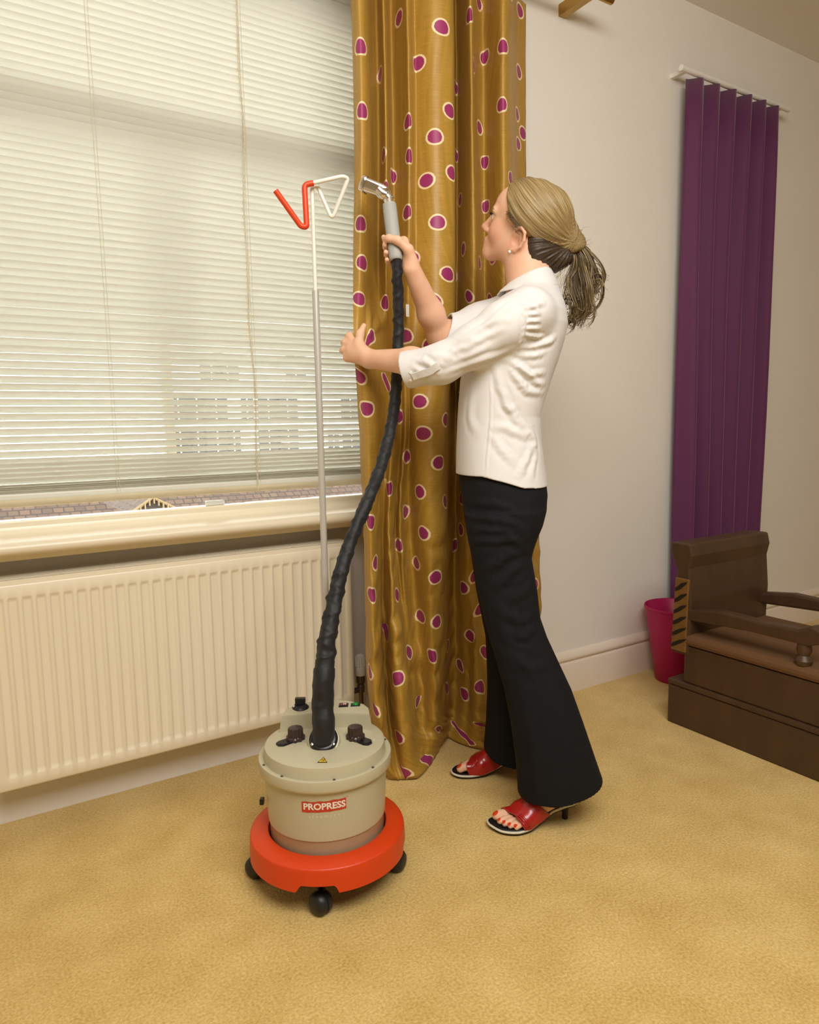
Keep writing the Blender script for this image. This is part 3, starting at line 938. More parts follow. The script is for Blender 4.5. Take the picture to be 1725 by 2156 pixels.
# control console at the back
cp = []
for x, y in [(-0.114, 0.030), (-0.110, 0.062), (-0.092, 0.088), (-0.05, 0.112), (0.0, 0.120), (0.05, 0.112), (0.092, 0.088), (0.106, 0.062), (0.110, 0.030), (0.09, 0.036), (0.045, 0.044), (0.0, 0.046), (-0.045, 0.044), (-0.09, 0.036)]:
    cp.append((x, y + 0.012))
cx_, cy_ = 0.0, 0.09
lev = [(1.02, 0.325), (1.0, 0.355), (0.975, 0.377), (0.955, 0.382), (0.92, 0.3835)]
V = []
for s_, z in lev:
    for x, y in cp:
        V.append((cx_ + (x - cx_) * s_, cy_ + (y - cy_) * s_, z + (0.004 if z > 0.36 else 0) * (y > 0.07)))
n = len(cp)
F = [(k * n + i, k * n + (i + 1) % n, (k + 1) * n + (i + 1) % n, (k + 1) * n + i) for k in range(len(lev) - 1) for i in range(n)] + [tuple((len(lev) - 1) * n + i for i in range(n))]
cons = obj('console', V, [f[::-1] if False else f for f in F], M_beige, stm, True, 35)
cons.data.flip_normals() if False else None
dl = spx(633, 1498, DS + 0.088); dz = 0.3835
dial = MB().lathe([(0.0001, 0), (0.0215, 0), (0.0215, 0.003), (0.017, 0.008), (0.013, 0.010), (0.0001, 0.010)], 32, (dl[0], dl[1], dz))
dial.box(dl[0] - 0.012, dl[0] + 0.013, dl[1] - 0.006, dl[1] + 0.006, dz + 0.008, dz + 0.027)
dd_ = dial.build('dial', M_black, cons, True, 35)
MB().box(dl[0] - 0.0165, dl[0] - 0.0135, dl[1] - 0.010, dl[1] - 0.002, dz + 0.0072, dz + 0.0092).build('pointer_mark', M_white, cons)
for px_, col, nm in ((724, None, 'switch'), (749, '1E7A2E', 'indicator_lamp')):
    s_ = spx(px_, 1490, DS + 0.094)
    MB().box(s_[0] - 0.012, s_[0] + 0.012, s_[1] - 0.011, s_[1] + 0.011, 0.3825, 0.3885).build(nm + '_bezel', M_black, cons, bevel=0.001)
    if col is None:
        MB().box(s_[0] - 0.0085, s_[0] + 0.0085, s_[1] - 0.0075, s_[1] + 0.0075, 0.3885, 0.3905).build('rocker', mat('red_brown_rocker', '6E4038', 0.25), cons, bevel=0.001)
        MB().box(s_[0] - 0.001, s_[0] + 0.001, s_[1] - 0.004, s_[1] + 0.004, 0.3905, 0.3908).box(s_[0] + 0.0025, s_[0] + 0.0062, s_[1] - 0.002, s_[1] + 0.003, 0.3905, 0.3908).build('switch_marking', M_white, cons)
    else:
        MB().lathe([(0.008, 0.3885), (0.008, 0.391), (0.005, 0.3935), (0.0001, 0.394)], 20, (s_[0], s_[1], 0)).build('indicator_lamp', mat('green_lens', col, 0.15), cons, True, 60)

# the two ribbed filler caps in their angled recesses
for px_, py_, sx in ((622, 1535, -1), (748, 1532, 1)):
    q = spx(px_, py_, DS - 0.005)
    c = np.array([q[0], q[1], 0.346])
    rb = []
    nn = 60
    def crown(r0, h):
        return [(r0 * (1 + (0.05 if (i // 2) % 2 else -0.03)), h) for i in range(nn)]
    V = []
    for h, r0 in ((0.0, 0.0175), (0.023, 0.0172), (0.0275, 0.0160)):
        for i in range(nn):
            t = 2 * math.pi * i / nn
            rr_ = r0 * (1.05 if (i // 2) % 2 else 0.95)
            V.append((c[0] + rr_ * math.cos(t), c[1] + rr_ * math.sin(t), c[2] + h))
    V += [(c[0] + 0.010 * math.cos(2 * math.pi * i / nn), c[1] + 0.010 * math.sin(2 * math.pi * i / nn), c[2] + 0.0287) for i in range(nn)]
    F = [(k * nn + i, k * nn + (i + 1) % nn, (k + 1) * nn + (i + 1) % nn, (k + 1) * nn + i) for k in range(3) for i in range(nn)] + [tuple(3 * nn + i for i in range(nn))]
    cap = obj('filler_cap', V, F, M_brown, stm, True, 40)
    V2 = []
    for h, r0 in ((-0.012, 0.021), (0.005, 0.0215), (0.008, 0.019)):
        for i in range(nn):
            t = 2 * math.pi * i / nn
            rr_ = r0 * (1.07 if (i // 3) % 2 else 0.95)
            V2.append((c[0] + rr_ * math.cos(t), c[1] + rr_ * math.sin(t), c[2] + h))
    F2 = [(k * nn + i, k * nn + (i + 1) % nn, (k + 1) * nn + (i + 1) % nn, (k + 1) * nn + i) for k in range(2) for i in range(nn)] + [tuple(2 * nn + i for i in range(nn))]
    obj('cap_collar', V2, F2, M_brown, cap, True, 40)
    # dark wedge-shaped recess and hinge beside each cap
    d_ = np.array([sx * 0.80, -0.60])
    d_ /= np.linalg.norm(d_)
    nrm = np.array([-d_[1], d_[0]])
    p0 = c[:2] - d_ * 0.012
    poly = [p0 + nrm * 0.016, p0 + d_ * 0.050 + nrm * 0.014, p0 + d_ * 0.060 + nrm * 0.005, p0 + d_ * 0.060 - nrm * 0.010, p0 + d_ * 0.050 - nrm * 0.016, p0 - nrm * 0.016]
    if sx < 0:
        poly = poly[::-1]
    zl = 0.3455
    MB().prism([tuple(p) for p in poly], 0.335, zl, lambda x, y, h: (x, y, h + 0.0015)).build('cap_hinge', M_black, cap, bevel=0.003)

# hose flange and the hose in its wrinkled sleeve
fc = spx(681.5, 1557, DS - 0.040)
FA = frame_from((0.0, -0.95, 1.0))
MB().lathe([(0.038, -0.030), (0.038, -0.004), (0.0365, -0.001), (0.034, 0.0), (0.0001, 0.0)], 40, fc, FA).build('flange_seat', M_beige, stm, True, 40)
flg = MB().lathe([(0.0335, 0.0), (0.0335, 0.005), (0.031, 0.0085), (0.026, 0.010), (0.0001, 0.010)], 40, fc, FA).build('hose_flange', M_black, stm, True, 40)
for a in (-150, -30, 90):
    t = math.radians(a)
    q = fc + FA @ np.array([0.0285 * math.cos(t), 0.0285 * math.sin(t), 0.0090])
    MB().lathe([(0.0038, 0.0), (0.003, 0.0022), (0.0001, 0.003)], 12, q, FA).build('flange_screw', M_chrome, flg, True, 40)
hp = [(682, 1562, 1.590, .0215), (682, 1548, 1.580, .0238), (682, 1525, 1.582, .0245), (680, 1500, 1.59, .0242), (679, 1480, 1.595, .0242), (682, 1430, 1.605, .0238), (685, 1385, 1.625, .0235), (691, 1335, 1.645, .0225), (701, 1285, 1.67, .0210), (711, 1235, 1.70, .0195), (725, 1180, 1.73, .0182), (746, 1120, 1.77, .0172), (772, 1060, 1.81, .0168), (796, 1000, 1.87, .0166), (814, 940, 1.92, .0164), (826, 885, 1.96, .0163), (833, 830, 1.99, .0162), (837, 780, 2.005, .0160), (839, 710, 2.005, .0156), (839, 640, 1.99, .0150), (837, 585, 1.97, .0144), (834.5, 540, 1.955, .0136)]
H4 = np.array([list(spx(x, y, D)) + [r] for x, y, D, r in hp])
H4 = spline(H4, 26)


def hose_disp(Lc, ang, i):
    f_ = i / len(H4)
    out = np.zeros_like(ang)
    for k_, a in enumerate(ang):
        sp_ = (Lc / 0.034 + a / (2 * math.pi)) % 1.0
        sp2 = (Lc / 0.051 - a / (2 * math.pi) + 0.3) % 1.0
        ridge = math.exp(-((sp_ - 0.5) / 0.16) ** 2)
        r2 = math.exp(-((sp2 - 0.5) / 0.10) ** 2)
        n_ = mnoise.noise(Vector((math.cos(a) * 1.6, math.sin(a) * 1.6, Lc * 42)))
        wgt = 1.0 if f_ > 0.28 else 0.35
        out[k_] = (-0.0012 * wgt * (1 - ridge) + 0.0016 * wgt * r2 + 0.0022 * n_) * (1.5 if 0.28 < f_ < 0.45 else 1.0)
    # the sleeve's outer layer ends in a hem about a quarter of the way up
    if f_ < 0.262:
        out += 0.0018
    return out


V, F = tube_geo(H4[:, :3], H4[:, 3], 28, True, hose_disp)
obj('hose', V, F, M_sleeve, stm, True, 70)

# wand: grey grip and the chrome steam head resting on the curtain
WA, WB = spx(834, 545, 1.955), spx(820, 430, 1.985)
wax = WB - WA
Lw = np.linalg.norm(wax); wax = wax / Lw
WF = frame_from(wax)
WR = 0.0182
wand = MB().lathe([(0.0145, -0.004), (WR * 0.94, -0.001), (WR * 0.97, 0.004), (WR, 0.02), (WR * 1.02, Lw - 0.006), (WR * 1.0, Lw - 0.001), (WR * 0.9, Lw)], 40, WA, WF).build('wand_grip', M_grey, stm, True, 35)
neck = MB()
N0 = WB
neck.lathe([(0.0125, -0.003), (0.0125, 0.014), (0.0145, 0.015), (0.0145, 0.018), (0.0125, 0.0185)], 28, N0, WF)
n1 = N0 + wax * 0.016
n2 = spx(806, 408, 1.985); n3 = spx(797, 399, 1.985)
neck.tube(spline([n1, n1 * 0.5 + n2 * 0.5 + wax * 0.002, n2, n3], 6), [0.0140] * 6 + [0.0150] * 6 + [0.0155] * 7, 28)
neck.build('wand_neck', M_chrome, stm, True, 50)
# flat-sided head: cross-section swept from the mouth (left) to the joint (right)
h_mouth, h_end = spx(766, 388, 2.00), spx(806, 403, 1.99)
hd = h_end - h_mouth; hl = np.linalg.norm(hd); hd /= hl
side = np.array([0.05, 1.0, 0.12]); side -= hd * (side @ hd); side /= np.linalg.norm(side)
upv = np.cross(side, hd); upv /= np.linalg.norm(upv)
if upv[2] < 0:
    upv = -upv
V, F = [], []
secs = [(-0.004, 0.012, 0.016), (0.0, 0.0190, 0.022), (0.004, 0.0200, 0.0235), (0.012, 0.0185, 0.023), (0.030, 0.0180, 0.0215), (hl, 0.0170, 0.019), (hl + 0.012, 0.014, 0.016), (hl + 0.019, 0.008, 0.009), (hl + 0.021, 0.001, 0.001)]
ns = 32
for t_, hu, hs in secs:
    for i in range(ns):
        a = 2 * math.pi * i / ns
        ca, sa = math.cos(a), math.sin(a)
        e_ = 0.45
        V.append(h_mouth + hd * t_ + upv * hu * math.copysign(abs(ca) ** e_, ca) + side * hs * math.copysign(abs(sa) ** e_, sa))
F = [(k * ns + i, k * ns + (i + 1) % ns, (k + 1) * ns + (i + 1) % ns, (k + 1) * ns + i) for k in range(len(secs) - 1) for i in range(ns)] + [tuple(range(ns - 1, -1, -1))]
head_ = obj('steam_head', V, F, M_chrome, stm, True, 45)
mv, mf = [], []
for t_, sc_ in ((-0.004, 0.93), (0.003, 1.06), (0.006, 1.06), (0.010, 1.0)):
    for i in range(ns):
        a = 2 * math.pi * i / ns
        ca, sa = math.cos(a), math.sin(a)
        mv.append(h_mouth + hd * t_ + upv * 0.0200 * sc_ * math.copysign(abs(ca) ** 0.45, ca) + side * 0.0235 * sc_ * math.copysign(abs(sa) ** 0.45, sa))
mf = [(k * ns + i, k * ns + (i + 1) % ns, (k + 1) * ns + (i + 1) % ns, (k + 1) * ns + i) for k in range(3) for i in range(ns)] + [tuple(range(ns - 1, -1, -1))]
obj('mouth_rim', mv, mf, M_chrome, head_, True, 45)

# telescopic pole with its bent hanger hook
PB = sl_(np.array([0.757, 1.60, 0.0]))
DP = 0.757 * FH[0] + 1.60 * FH[1]
zmid = spx(661, 612, DP)[2]
zbase = 0.375
tubep = MB().lathe([(0.011, zbase), (0.011, zbase + 0.03), (0.0082, zbase + 0.032), (0.0082, zmid - 0.001), (0.0072, zmid)], 24, (PB[0], PB[1], 0)).build('pole_tube', M_alu, stm, True, 35)
hk = [(PB[0], PB[1], zmid - 0.1), (PB[0], PB[1], zmid)]
px_hook = [(657, 394, 0.0), (668, 391, 0.0), (699.5, 463, 0.004), (733.5, 376, -0.012), (722, 371, -0.018), (656, 386, -0.020)]
hk += [tuple(spx(x, y, DP + o_)) for x, y, o_ in px_hook]
pth = round_path(hk, 0.016, 7)
MB().tube(pth, 0.0047, 14).build('pole_rod', M_cwhite, stm, True, 60)
rp = [tuple(spx(x, y, DP + o_)) for x, y, o_ in [(660, 385.5, -0.020), (641, 389, -0.024), (646, 478, -0.026), (634, 477, -0.028), (580, 401, -0.055)]]
MB().tube(round_path(rp, 0.012, 7), 0.0066, 16).build('red_hook_sleeve', M_red, stm, True, 60)

# logo, lettering and the hot-surface sticker
M_logo = mat('logo_red', 'C13A22', 0.45)
M_ink = mat('lettering_white', 'EDE7DA', 0.5)
M_pale = mat('lettering_pale', 'E6DEC8', 0.5)


def drum_r(z):
    return np.interp(z, [0.17, 0.22, 0.287], [0.1402, 0.1425, 0.1468])


def wrap(x, z, lift):
    r = drum_r(z) + lift
    a = x / drum_r(z)
    return (r * math.sin(a), -r * math.cos(a), z)


lc = spx(680, 1701, DS - 0.146)
lz_ = 0.2485
lx = lc[0] + 0.002
pts_top = [(-0.050 + 0.1 * i / 16, 0.0125 + 0.0012 * ((i % 5) in (1, 2)) + 0.004 * (i / 16)) for i in range(17)]
pts_bot = [(-0.050 + 0.1 * i / 16, -0.0125 + 0.0030 * (i / 16) - 0.0008 * ((i % 4) == 2)) for i in range(17)]
V, F = [], []
for (x, z) in pts_bot:
    V.append(wrap(lx + x, lz_ + z, 0.0006))
for (x, z) in pts_top:
    V.append(wrap(lx + x, lz_ + z, 0.0006))
F = [(i, i + 1, 17 + i + 1, 17 + i) for i in range(16)]
logo = obj('logo_plate', V, F, M_logo, stm)


def text_mesh(name, body, size, mat_, parent, place, bold=0.0):
    cu = bpy.data.curves.new(name, 'FONT')
    cu.body = body
    cu.size = size
    cu.align_x = 'CENTER'
    cu.align_y = 'CENTER'
    cu.offset = bold
    cu.resolution_u = 3
    to = bpy.data.objects.new(name + '_tmp', cu)
    COL.objects.link(to)
    dg = bpy.context.evaluated_depsgraph_get()
    me = bpy.data.meshes.new_from_object(to.evaluated_get(dg))
    me.name = name
    bpy.data.objects.remove(to)
    bm = bmesh.new(); bm.from_mesh(me)
    bmesh.ops.subdivide_edges(bm, edges=[e for e in bm.edges if e.calc_length() > 0.004], cuts=2)
    bm.to_mesh(me); bm.free()
    for v in me.vertices:
        v.co = place(v.co.x, v.co.y)
    me.materials.clear()
    me.materials.append(mat_)
    o = bpy.data.objects.new(name, me)
    return put(o, parent)


text_mesh('logo_lettering', 'PROPRESS', 0.0212, M_ink, logo, lambda x, y: wrap(lx + 0.001 + x, lz_ + 0.0012 + y + 0.025 * (x + 0.05) * 0.7, 0.0010), 0.0007)
text_mesh('steamers_lettering', 's t e a m e r s', 0.0125, M_pale, stm, lambda x, y: wrap(lx + x, lz_ - 0.0215 + y, 0.0005))
text_mesh('trademark', 'TM', 0.004, M_logo, stm, lambda x, y: wrap(lx + 0.053 + x, lz_ + 0.0185 + y, 0.0005))


def lid_z(r):
    return float(np.interp(r, [0.0, 0.04, 0.08, 0.12, 0.1385], [0.3465, 0.346, 0.344, 0.341, 0.3392]))


tq = spx(680, 1606, DS - 0.112)
ty0 = tq[1]


def lidp(x, y, lift):
    r = math.hypot(x, y)
    return (x, y, lid_z(r) + lift)


def tri(s, oy=0.0):
    return [(tq[0] - s, ty0 - s * 0.80 + oy), (tq[0] + s, ty0 - s * 0.80 + oy), (tq[0], ty0 + s * 1.3 + oy)]


stk = obj('warning_sticker', [lidp(x, y, 0.0006) for x, y in tri(0.0115)], [(0, 1, 2)], M_black, stm)
obj('sticker_face', [lidp(x, y, 0.0009) for x, y in tri(0.0088)], [(0, 1, 2)], mat('warning_yellow', 'E0B52A', 0.5), stk)
wv = MB()
for ox in (-0.0026, 0.0, 0.0026):
    for k_ in range(6):
        y0_, y1_ = ty0 - 0.0045 + k_ * 0.0016, ty0 - 0.0045 + (k_ + 1) * 0.0016
        xa = tq[0] + ox + 0.0009 * math.sin(k_ * 1.3) + k_ * 0.0002
        xb = tq[0] + ox + 0.0009 * math.sin((k_ + 1) * 1.3) + (k_ + 1) * 0.0002
        wv.add([lidp(xa - 0.0005, y0_, 0.0012), lidp(xa + 0.0005, y0_, 0.0012), lidp(xb + 0.0005, y1_, 0.0012), lidp(xb - 0.0005, y1_, 0.0012)], [(0, 1, 2, 3)])
wv.build('hot_surface_symbol', M_black, stk)
# faint white marking on the right of the lid
lm = spx(800, 1557, DS - 0.01)
text_mesh('lid_marking', 'L - -', 0.011, M_ink, stm, lambda x, y: lidp(lm[0] - 0.006 + x, lm[1] + y * 1.6, 0.0006))

# ================================================================== the person
DC, LAT0 = 1.98, 0.28
person = tag(empty('person', tuple(FH * DC + RH * LAT0), math.pi - YAW), 'person in white shirt and black trousers steaming the dotted curtain', 'person')


def to_local(P):
    P = np.asarray(P, float)
    return np.array([-(P @ RH - LAT0), DC - P @ FH, P[2]])


def PP(px, py, b=0.0):
    """picture point at lateral offset b (towards the camera) from the person's middle plane"""
    return to_local(on_d(px, py, DC - b))


# ---- signed-distance modelling
def smin(a, b, k):
    if k <= 0:
        return np.minimum(a, b)
    h = np.maximum(k - np.abs(a - b), 0) / k
    return np.minimum(a, b) - h * h * k * 0.25


def smax(a, b, k):
    return -smin(-a, -b, k)


class Prim:
    def __init__(s, fn, c, r, k=0.0, mode='u'):
        s.fn, s.c, s.r, s.k, s.mode = fn, np.array(c, float), r, k, mode


def cone(a, b, ra, rb, k=0.01, mode='u'):
    a = np.array(a, float); b = np.array(b, float)
    ab = b - a; L2 = ab @ ab + 1e-12

    def f(P):
        t = np.clip(((P - a) @ ab) / L2, 0, 1)
        return np.linalg.norm(P - a - t[:, None] * ab, axis=1) - (ra + (rb - ra) * t)
    return Prim(f, (a + b) / 2, math.sqrt(L2) / 2 + max(ra, rb), k, mode)


def chain(pts, rads, k=0.01):
    return [cone(pts[i], pts[i + 1], rads[i], rads[i + 1], k) for i in range(len(pts) - 1)]


def ell(c, r, R=None, k=0.01, mode='u'):
    c = np.array(c, float); r = np.array(r, float)
    R = np.eye(3) if R is None else np.array(R)

    def f(P):
        q = (P - c) @ R
        k0 = np.linalg.norm(q / r, axis=1)
        k1 = np.linalg.norm(q / (r * r), axis=1) + 1e-9
        return k0 * (k0 - 1.0) / k1
    return Prim(f, c, float(r.max()), k, mode)


def column(rows, k=0.02, ex=2.3):
    """rows: (z, centre a, half a, centre b, half b), any order"""
    T = np.array(sorted(rows))
    z, ca, ra, cb, rb = T.T

    def f(P):
        zz = np.clip(P[:, 2], z[0], z[-1])
        A_ = np.interp(zz, z, ca); RA = np.interp(zz, z, ra); B_ = np.interp(zz, z, cb); RB = np.interp(zz, z, rb)
        q = ((np.abs(P[:, 0] - A_) / RA) ** ex + (np.abs(P[:, 1] - B_) / RB) ** ex) ** (1 / ex)
        d = (q - 1) * np.minimum(RA, RB)
        return np.maximum(d, np.maximum(z[0] - P[:, 2], P[:, 2] - z[-1]))
    c = np.array([ca.mean(), cb.mean(), (z[0] + z[-1]) / 2])
    return Prim(f, c, float(np.hypot((z[-1] - z[0]) / 2, (ra + rb).max() + np.ptp(ca))), k)


def evaluate(prims, P, post=None):
    d = np.full(len(P), 0.25)
    for p in prims:
        v = p.fn(P)
        if p.mode == 'u':
            d = smin(d, v, p.k)
        elif p.mode == 's':
            d = smax(d, -v, p.k)
        else:
            d = smax(d, v, p.k)
    return d if post is None else post(P, d)


def sdf_mesh(prims, lo, hi, vox, post=None, margin=0.03):
    lo = np.array(lo, float); hi = np.array(hi, float)
    nb = 16
    nblk = np.ceil((hi - lo) / (vox * nb)).astype(int)
    dims = nblk * nb + 1
    D = np.full(tuple(dims), 0.25, dtype=np.float32)
    ax = np.arange(nb + 1) * vox
    loc = np.stack(np.meshgrid(ax, ax, ax, indexing='ij'), -1).reshape(-1, 3)
    half = nb * vox / 2
    PC = np.array([p.c for p in prims]); PR = np.array([p.r + p.k if p.mode == 'u' else 1e3 for p in prims])
    hd = half * math.sqrt(3)
    for i in range(nblk[0]):
        for j in range(nblk[1]):
            for k in range(nblk[2]):
                o = lo + np.array([i, j, k]) * nb * vox
                c = o + half
                near = [prims[q] for q in np.where(np.linalg.norm(PC - c, axis=1) - PR < hd + margin)[0]]
                if not any(p.mode == 'u' for p in near):
                    continue
                dc = evaluate(near, c[None])[0]
                if abs(dc) > hd * 1.5 + margin:
                    if dc < 0:
                        D[i * nb:(i + 1) * nb + 1, j * nb:(j + 1) * nb + 1, k * nb:(k + 1) * nb + 1] = -0.2
                    continue
                near = [p for p in near if p.mode != 'u' or p.fn(c[None])[0] < hd * 1.3 + p.k + 0.012]
                if not any(p.mode == 'u' for p in near):
                    continue
                d = evaluate(near, loc + o, post)
                D[i * nb:(i + 1) * nb + 1, j * nb:(j + 1) * nb + 1, k * nb:(k + 1) * nb + 1] = d.reshape(nb + 1, nb + 1, nb + 1)
    return surface_nets(D, lo, vox)


def surface_nets(D, lo, vox):
    S = D < 0
    n = np.zeros(tuple(s - 1 for s in D.shape), np.uint8)
    offs = [(a, b, c) for a in (0, 1) for b in (0, 1) for c in (0, 1)]
    sx, sy, sz = n.shape
    for a, b, c in offs:
        n += S[a:a + sx, b:b + sy, c:c + sz]
    cells = np.argwhere((n > 0) & (n < 8))
    cid = np.full(n.shape, -1, np.int32)
    cid[cells[:, 0], cells[:, 1], cells[:, 2]] = np.arange(len(cells))
    val = {o: D[cells[:, 0] + o[0], cells[:, 1] + o[1], cells[:, 2] + o[2]].astype(np.float64) for o in offs}
    acc = np.zeros((len(cells), 3)); cnt = np.zeros(len(cells))
    for o in offs:
        for ax in range(3):
            if o[ax] == 0:
                o2 = list(o); o2[ax] = 1; o2 = tuple(o2)
                v0, v1 = val[o], val[o2]
                m = (v0 < 0) != (v1 < 0)
                t = np.where(m, v0 / np.where(m, v0 - v1, 1), 0)
                p = np.array(o, float)[None] + t[:, None] * np.eye(3)[ax]
                acc[m] += p[m]; cnt[m] += 1
    V = lo + (cells + acc / cnt[:, None]) * vox
    Q = []
    for ax in range(3):
        s0 = [slice(None)] * 3; s1 = [slice(None)] * 3
        s0[ax] = slice(0, -1); s1[ax] = slice(1, None)
        a_ = S[tuple(s0)]; b_ = S[tuple(s1)]
        for flip in (False, True):
            e = np.argwhere(a_ & ~b_ if not flip else ~a_ & b_)
            u, w = (ax + 1) % 3, (ax + 2) % 3
            ok = (e[:, u] > 0) & (e[:, w] > 0) & (e[:, u] < n.shape[u]) & (e[:, w] < n.shape[w])
            e = e[ok]
            q = []
            for du, dw in ((-1, -1), (0, -1), (0, 0), (-1, 0)):
                c = e.copy(); c[:, u] += du; c[:, w] += dw
                q.append(cid[c[:, 0], c[:, 1], c[:, 2]])
            q = np.stack(q, 1)
            Q.append(q[:, ::-1] if flip else q)
    Q = np.concatenate(Q)
    Q = Q[(Q >= 0).all(1)]
    return V, Q


def relax(V, Q, it=2, lam=0.5):
    for s in range(it):
        acc = np.zeros_like(V); cnt = np.zeros(len(V))
        for a in range(4):
            i, j = Q[:, a], Q[:, (a + 1) % 4]
            for c in range(3):
                acc[:, c] += np.bincount(i, V[j, c], len(V)) + np.bincount(j, V[i, c], len(V))
            cnt += np.bincount(i, minlength=len(V)) + np.bincount(j, minlength=len(V))
        V = V + lam * (acc / np.maximum(cnt, 1)[:, None] - V)
    return V


def normals(V, Q):
    fn = np.cross(V[Q[:, 2]] - V[Q[:, 0]], V[Q[:, 3]] - V[Q[:, 1]])
    N_ = np.zeros_like(V)
    for a in range(4):
        for c in range(3):
            N_[:, c] += np.bincount(Q[:, a], fn[:, c], len(V))
    return N_ / (np.linalg.norm(N_, axis=1)[:, None] + 1e-12)


# the middle-plane camera position in the person's frame, for finding surface points under picture points
CAML = to_local(CAM)
RTl = np.array([-(RT @ RH), -(RT @ FH), RT[2]]); UPl = np.array([-(UP @ RH), -(UP @ FH), UP[2]]); FWl = np.array([-(FWD @ RH), -(FWD @ FH), FWD[2]])


def project(V):
    q = V - CAML
    z = q @ FWl
    return CX + FPX * (q @ RTl) / z, CY - FPX * (q @ UPl) / z, z


def fold_lines(V, Q, folds, keep=None):
    """raise soft cloth folds along lines given by picture points lying on the visible surface"""
    N_ = normals(V, Q)
    px, py, z = project(V)
    front = ((CAML - V) * N_).sum(1) > 0
    disp = np.zeros(len(V))
    for pts, amp, wid in folds:
        pl = spline(np.array(pts, float), 6)
        P3 = []
        for x, y in pl:
            e = (px - x) ** 2 + (py - y) ** 2
            m = front & (e < 30)
            if m.any():
                i = np.argmin(np.where(m, z, 9e9))
                P3.append(V[i])
        if len(P3) < 2:
            continue
        P3 = np.array(P3)
        lo, hi = P3.min(0) - wid * 3, P3.max(0) + wid * 3
        sel = np.where(((V > lo) & (V < hi)).all(1))[0]
        best = np.full(len(sel), 9e9); tt = np.zeros(len(sel))
        for i in range(len(P3) - 1):
            a, b = P3[i], P3[i + 1]
            ab = b - a
            t = np.clip(((V[sel] - a) @ ab) / (ab @ ab + 1e-12), 0, 1)
            d = np.linalg.norm(V[sel] - a - t[:, None] * ab, axis=1)
            m = d < best
            best[m] = d[m]; tt[m] = (i + t[m]) / (len(P3) - 1)
        taper = np.sin(np.clip(tt, 0.03, 0.97) * math.pi) ** 0.6
        x = best / wid
        disp[sel] += amp * taper * (np.exp(-x * x) - 0.45 * np.exp(-((x - 1.7) / 0.8) ** 2))
    return V + N_ * disp[:, None]


# ---------------------------------------------------------------- skeleton points
neck0, neck1 = PP(1100, 540, 0), PP(1118, 606, 0)
sh_n, sh_f = PP(1108, 664, 0.150), PP(1088, 660, -0.150)
el_n, wr_n = PP(925, 766, 0.135), PP(778, 756, -0.035)
el_f, wr_f = PP(928, 708, -0.115), PP(867, 566, 0.015)
hip = PP(1062, 1040, 0)

# head frame: tilted back, turned a little away from the camera
HT, HY, HO_R = math.radians(23.5), math.radians(20), math.radians(-16)
HS = 0.95
hx = np.array([math.cos(HT) * math.cos(HY), -math.cos(HT) * math.sin(HY), math.sin(HT)])
hy = np.array([math.sin(HY), math.cos(HY), 0.0])
hz = np.cross(hx, hy)
hy, hz = math.cos(HO_R) * hy + math.sin(HO_R) * hz, -math.sin(HO_R) * hy + math.cos(HO_R) * hz
HR = np.column_stack([hx, hy, hz])
HO = np.array([-0.0417, 0.0, 1.6104])


def hp_(x, y, z):
    return HO + HR @ (HS * np.array([x, y, z]))


def hloc(P):
    return (np.asarray(P) - HO) @ HR / HS


def hell(x, y, z, rx, ry, rz, k, mode='u'):
    return ell(hp_(x, y, z), (rx * HS, ry * HS, rz * HS), HR, k, mode)


head = [
    hell(-0.010, 0, 0.036, 0.092, 0.072, 0.072, 0.02),
    hell(0.030, 0, 0.032, 0.062, 0.062, 0.055, 0.03),
    hell(0.038, 0, -0.032, 0.050, 0.056, 0.068, 0.03),
    hell(-0.006, 0, -0.042, 0.055, 0.062, 0.050, 0.03),
]
for s in (-1, 1):
    head.append(cone(hp_(-0.008, s * 0.052, -0.056), hp_(0.066, s * 0.012, -0.101), 0.015, 0.015, 0.03))
    head.append(hell(0.052, s * 0.034, -0.036, 0.027, 0.023, 0.027, 0.025))
    head.append(hell(0.080, s * 0.024, 0.013, 0.012, 0.026, 0.008, 0.016))
head += [hell(0.077, 0, -0.102, 0.016, 0.020, 0.014, 0.018), hell(0.078, 0, -0.072, 0.014, 0.026, 0.020, 0.02)]
for s in (-1, 1):
    head.append(hell(0.092, s * 0.032, -0.005, 0.014, 0.016, 0.010, 0.014, 's'))
    head.append(hell(0.074, s * 0.031, -0.004, 0.0125, 0.014, 0.0115, 0.005))
head += [cone(hp_(0.088, 0, 0.004), hp_(0.109, 0, -0.038), 0.0070, 0.0085, 0.012), hell(0.109, 0, -0.041, 0.0095, 0.0095, 0.0085, 0.008)]
for s in (-1, 1):
    head.append(hell(0.097, s * 0.0105, -0.045, 0.011, 0.0075, 0.0070, 0.007))
head += [hell(0.0915, 0, -0.0685, 0.0085, 0.021, 0.0058, 0.007), hell(0.0895, 0, -0.0795, 0.0090, 0.018, 0.0062, 0.007),
         cone(hp_(0.1005, -0.019, -0.0742), hp_(0.1005, 0.019, -0.0742), 0.0024, 0.0024, 0.004, 's')]
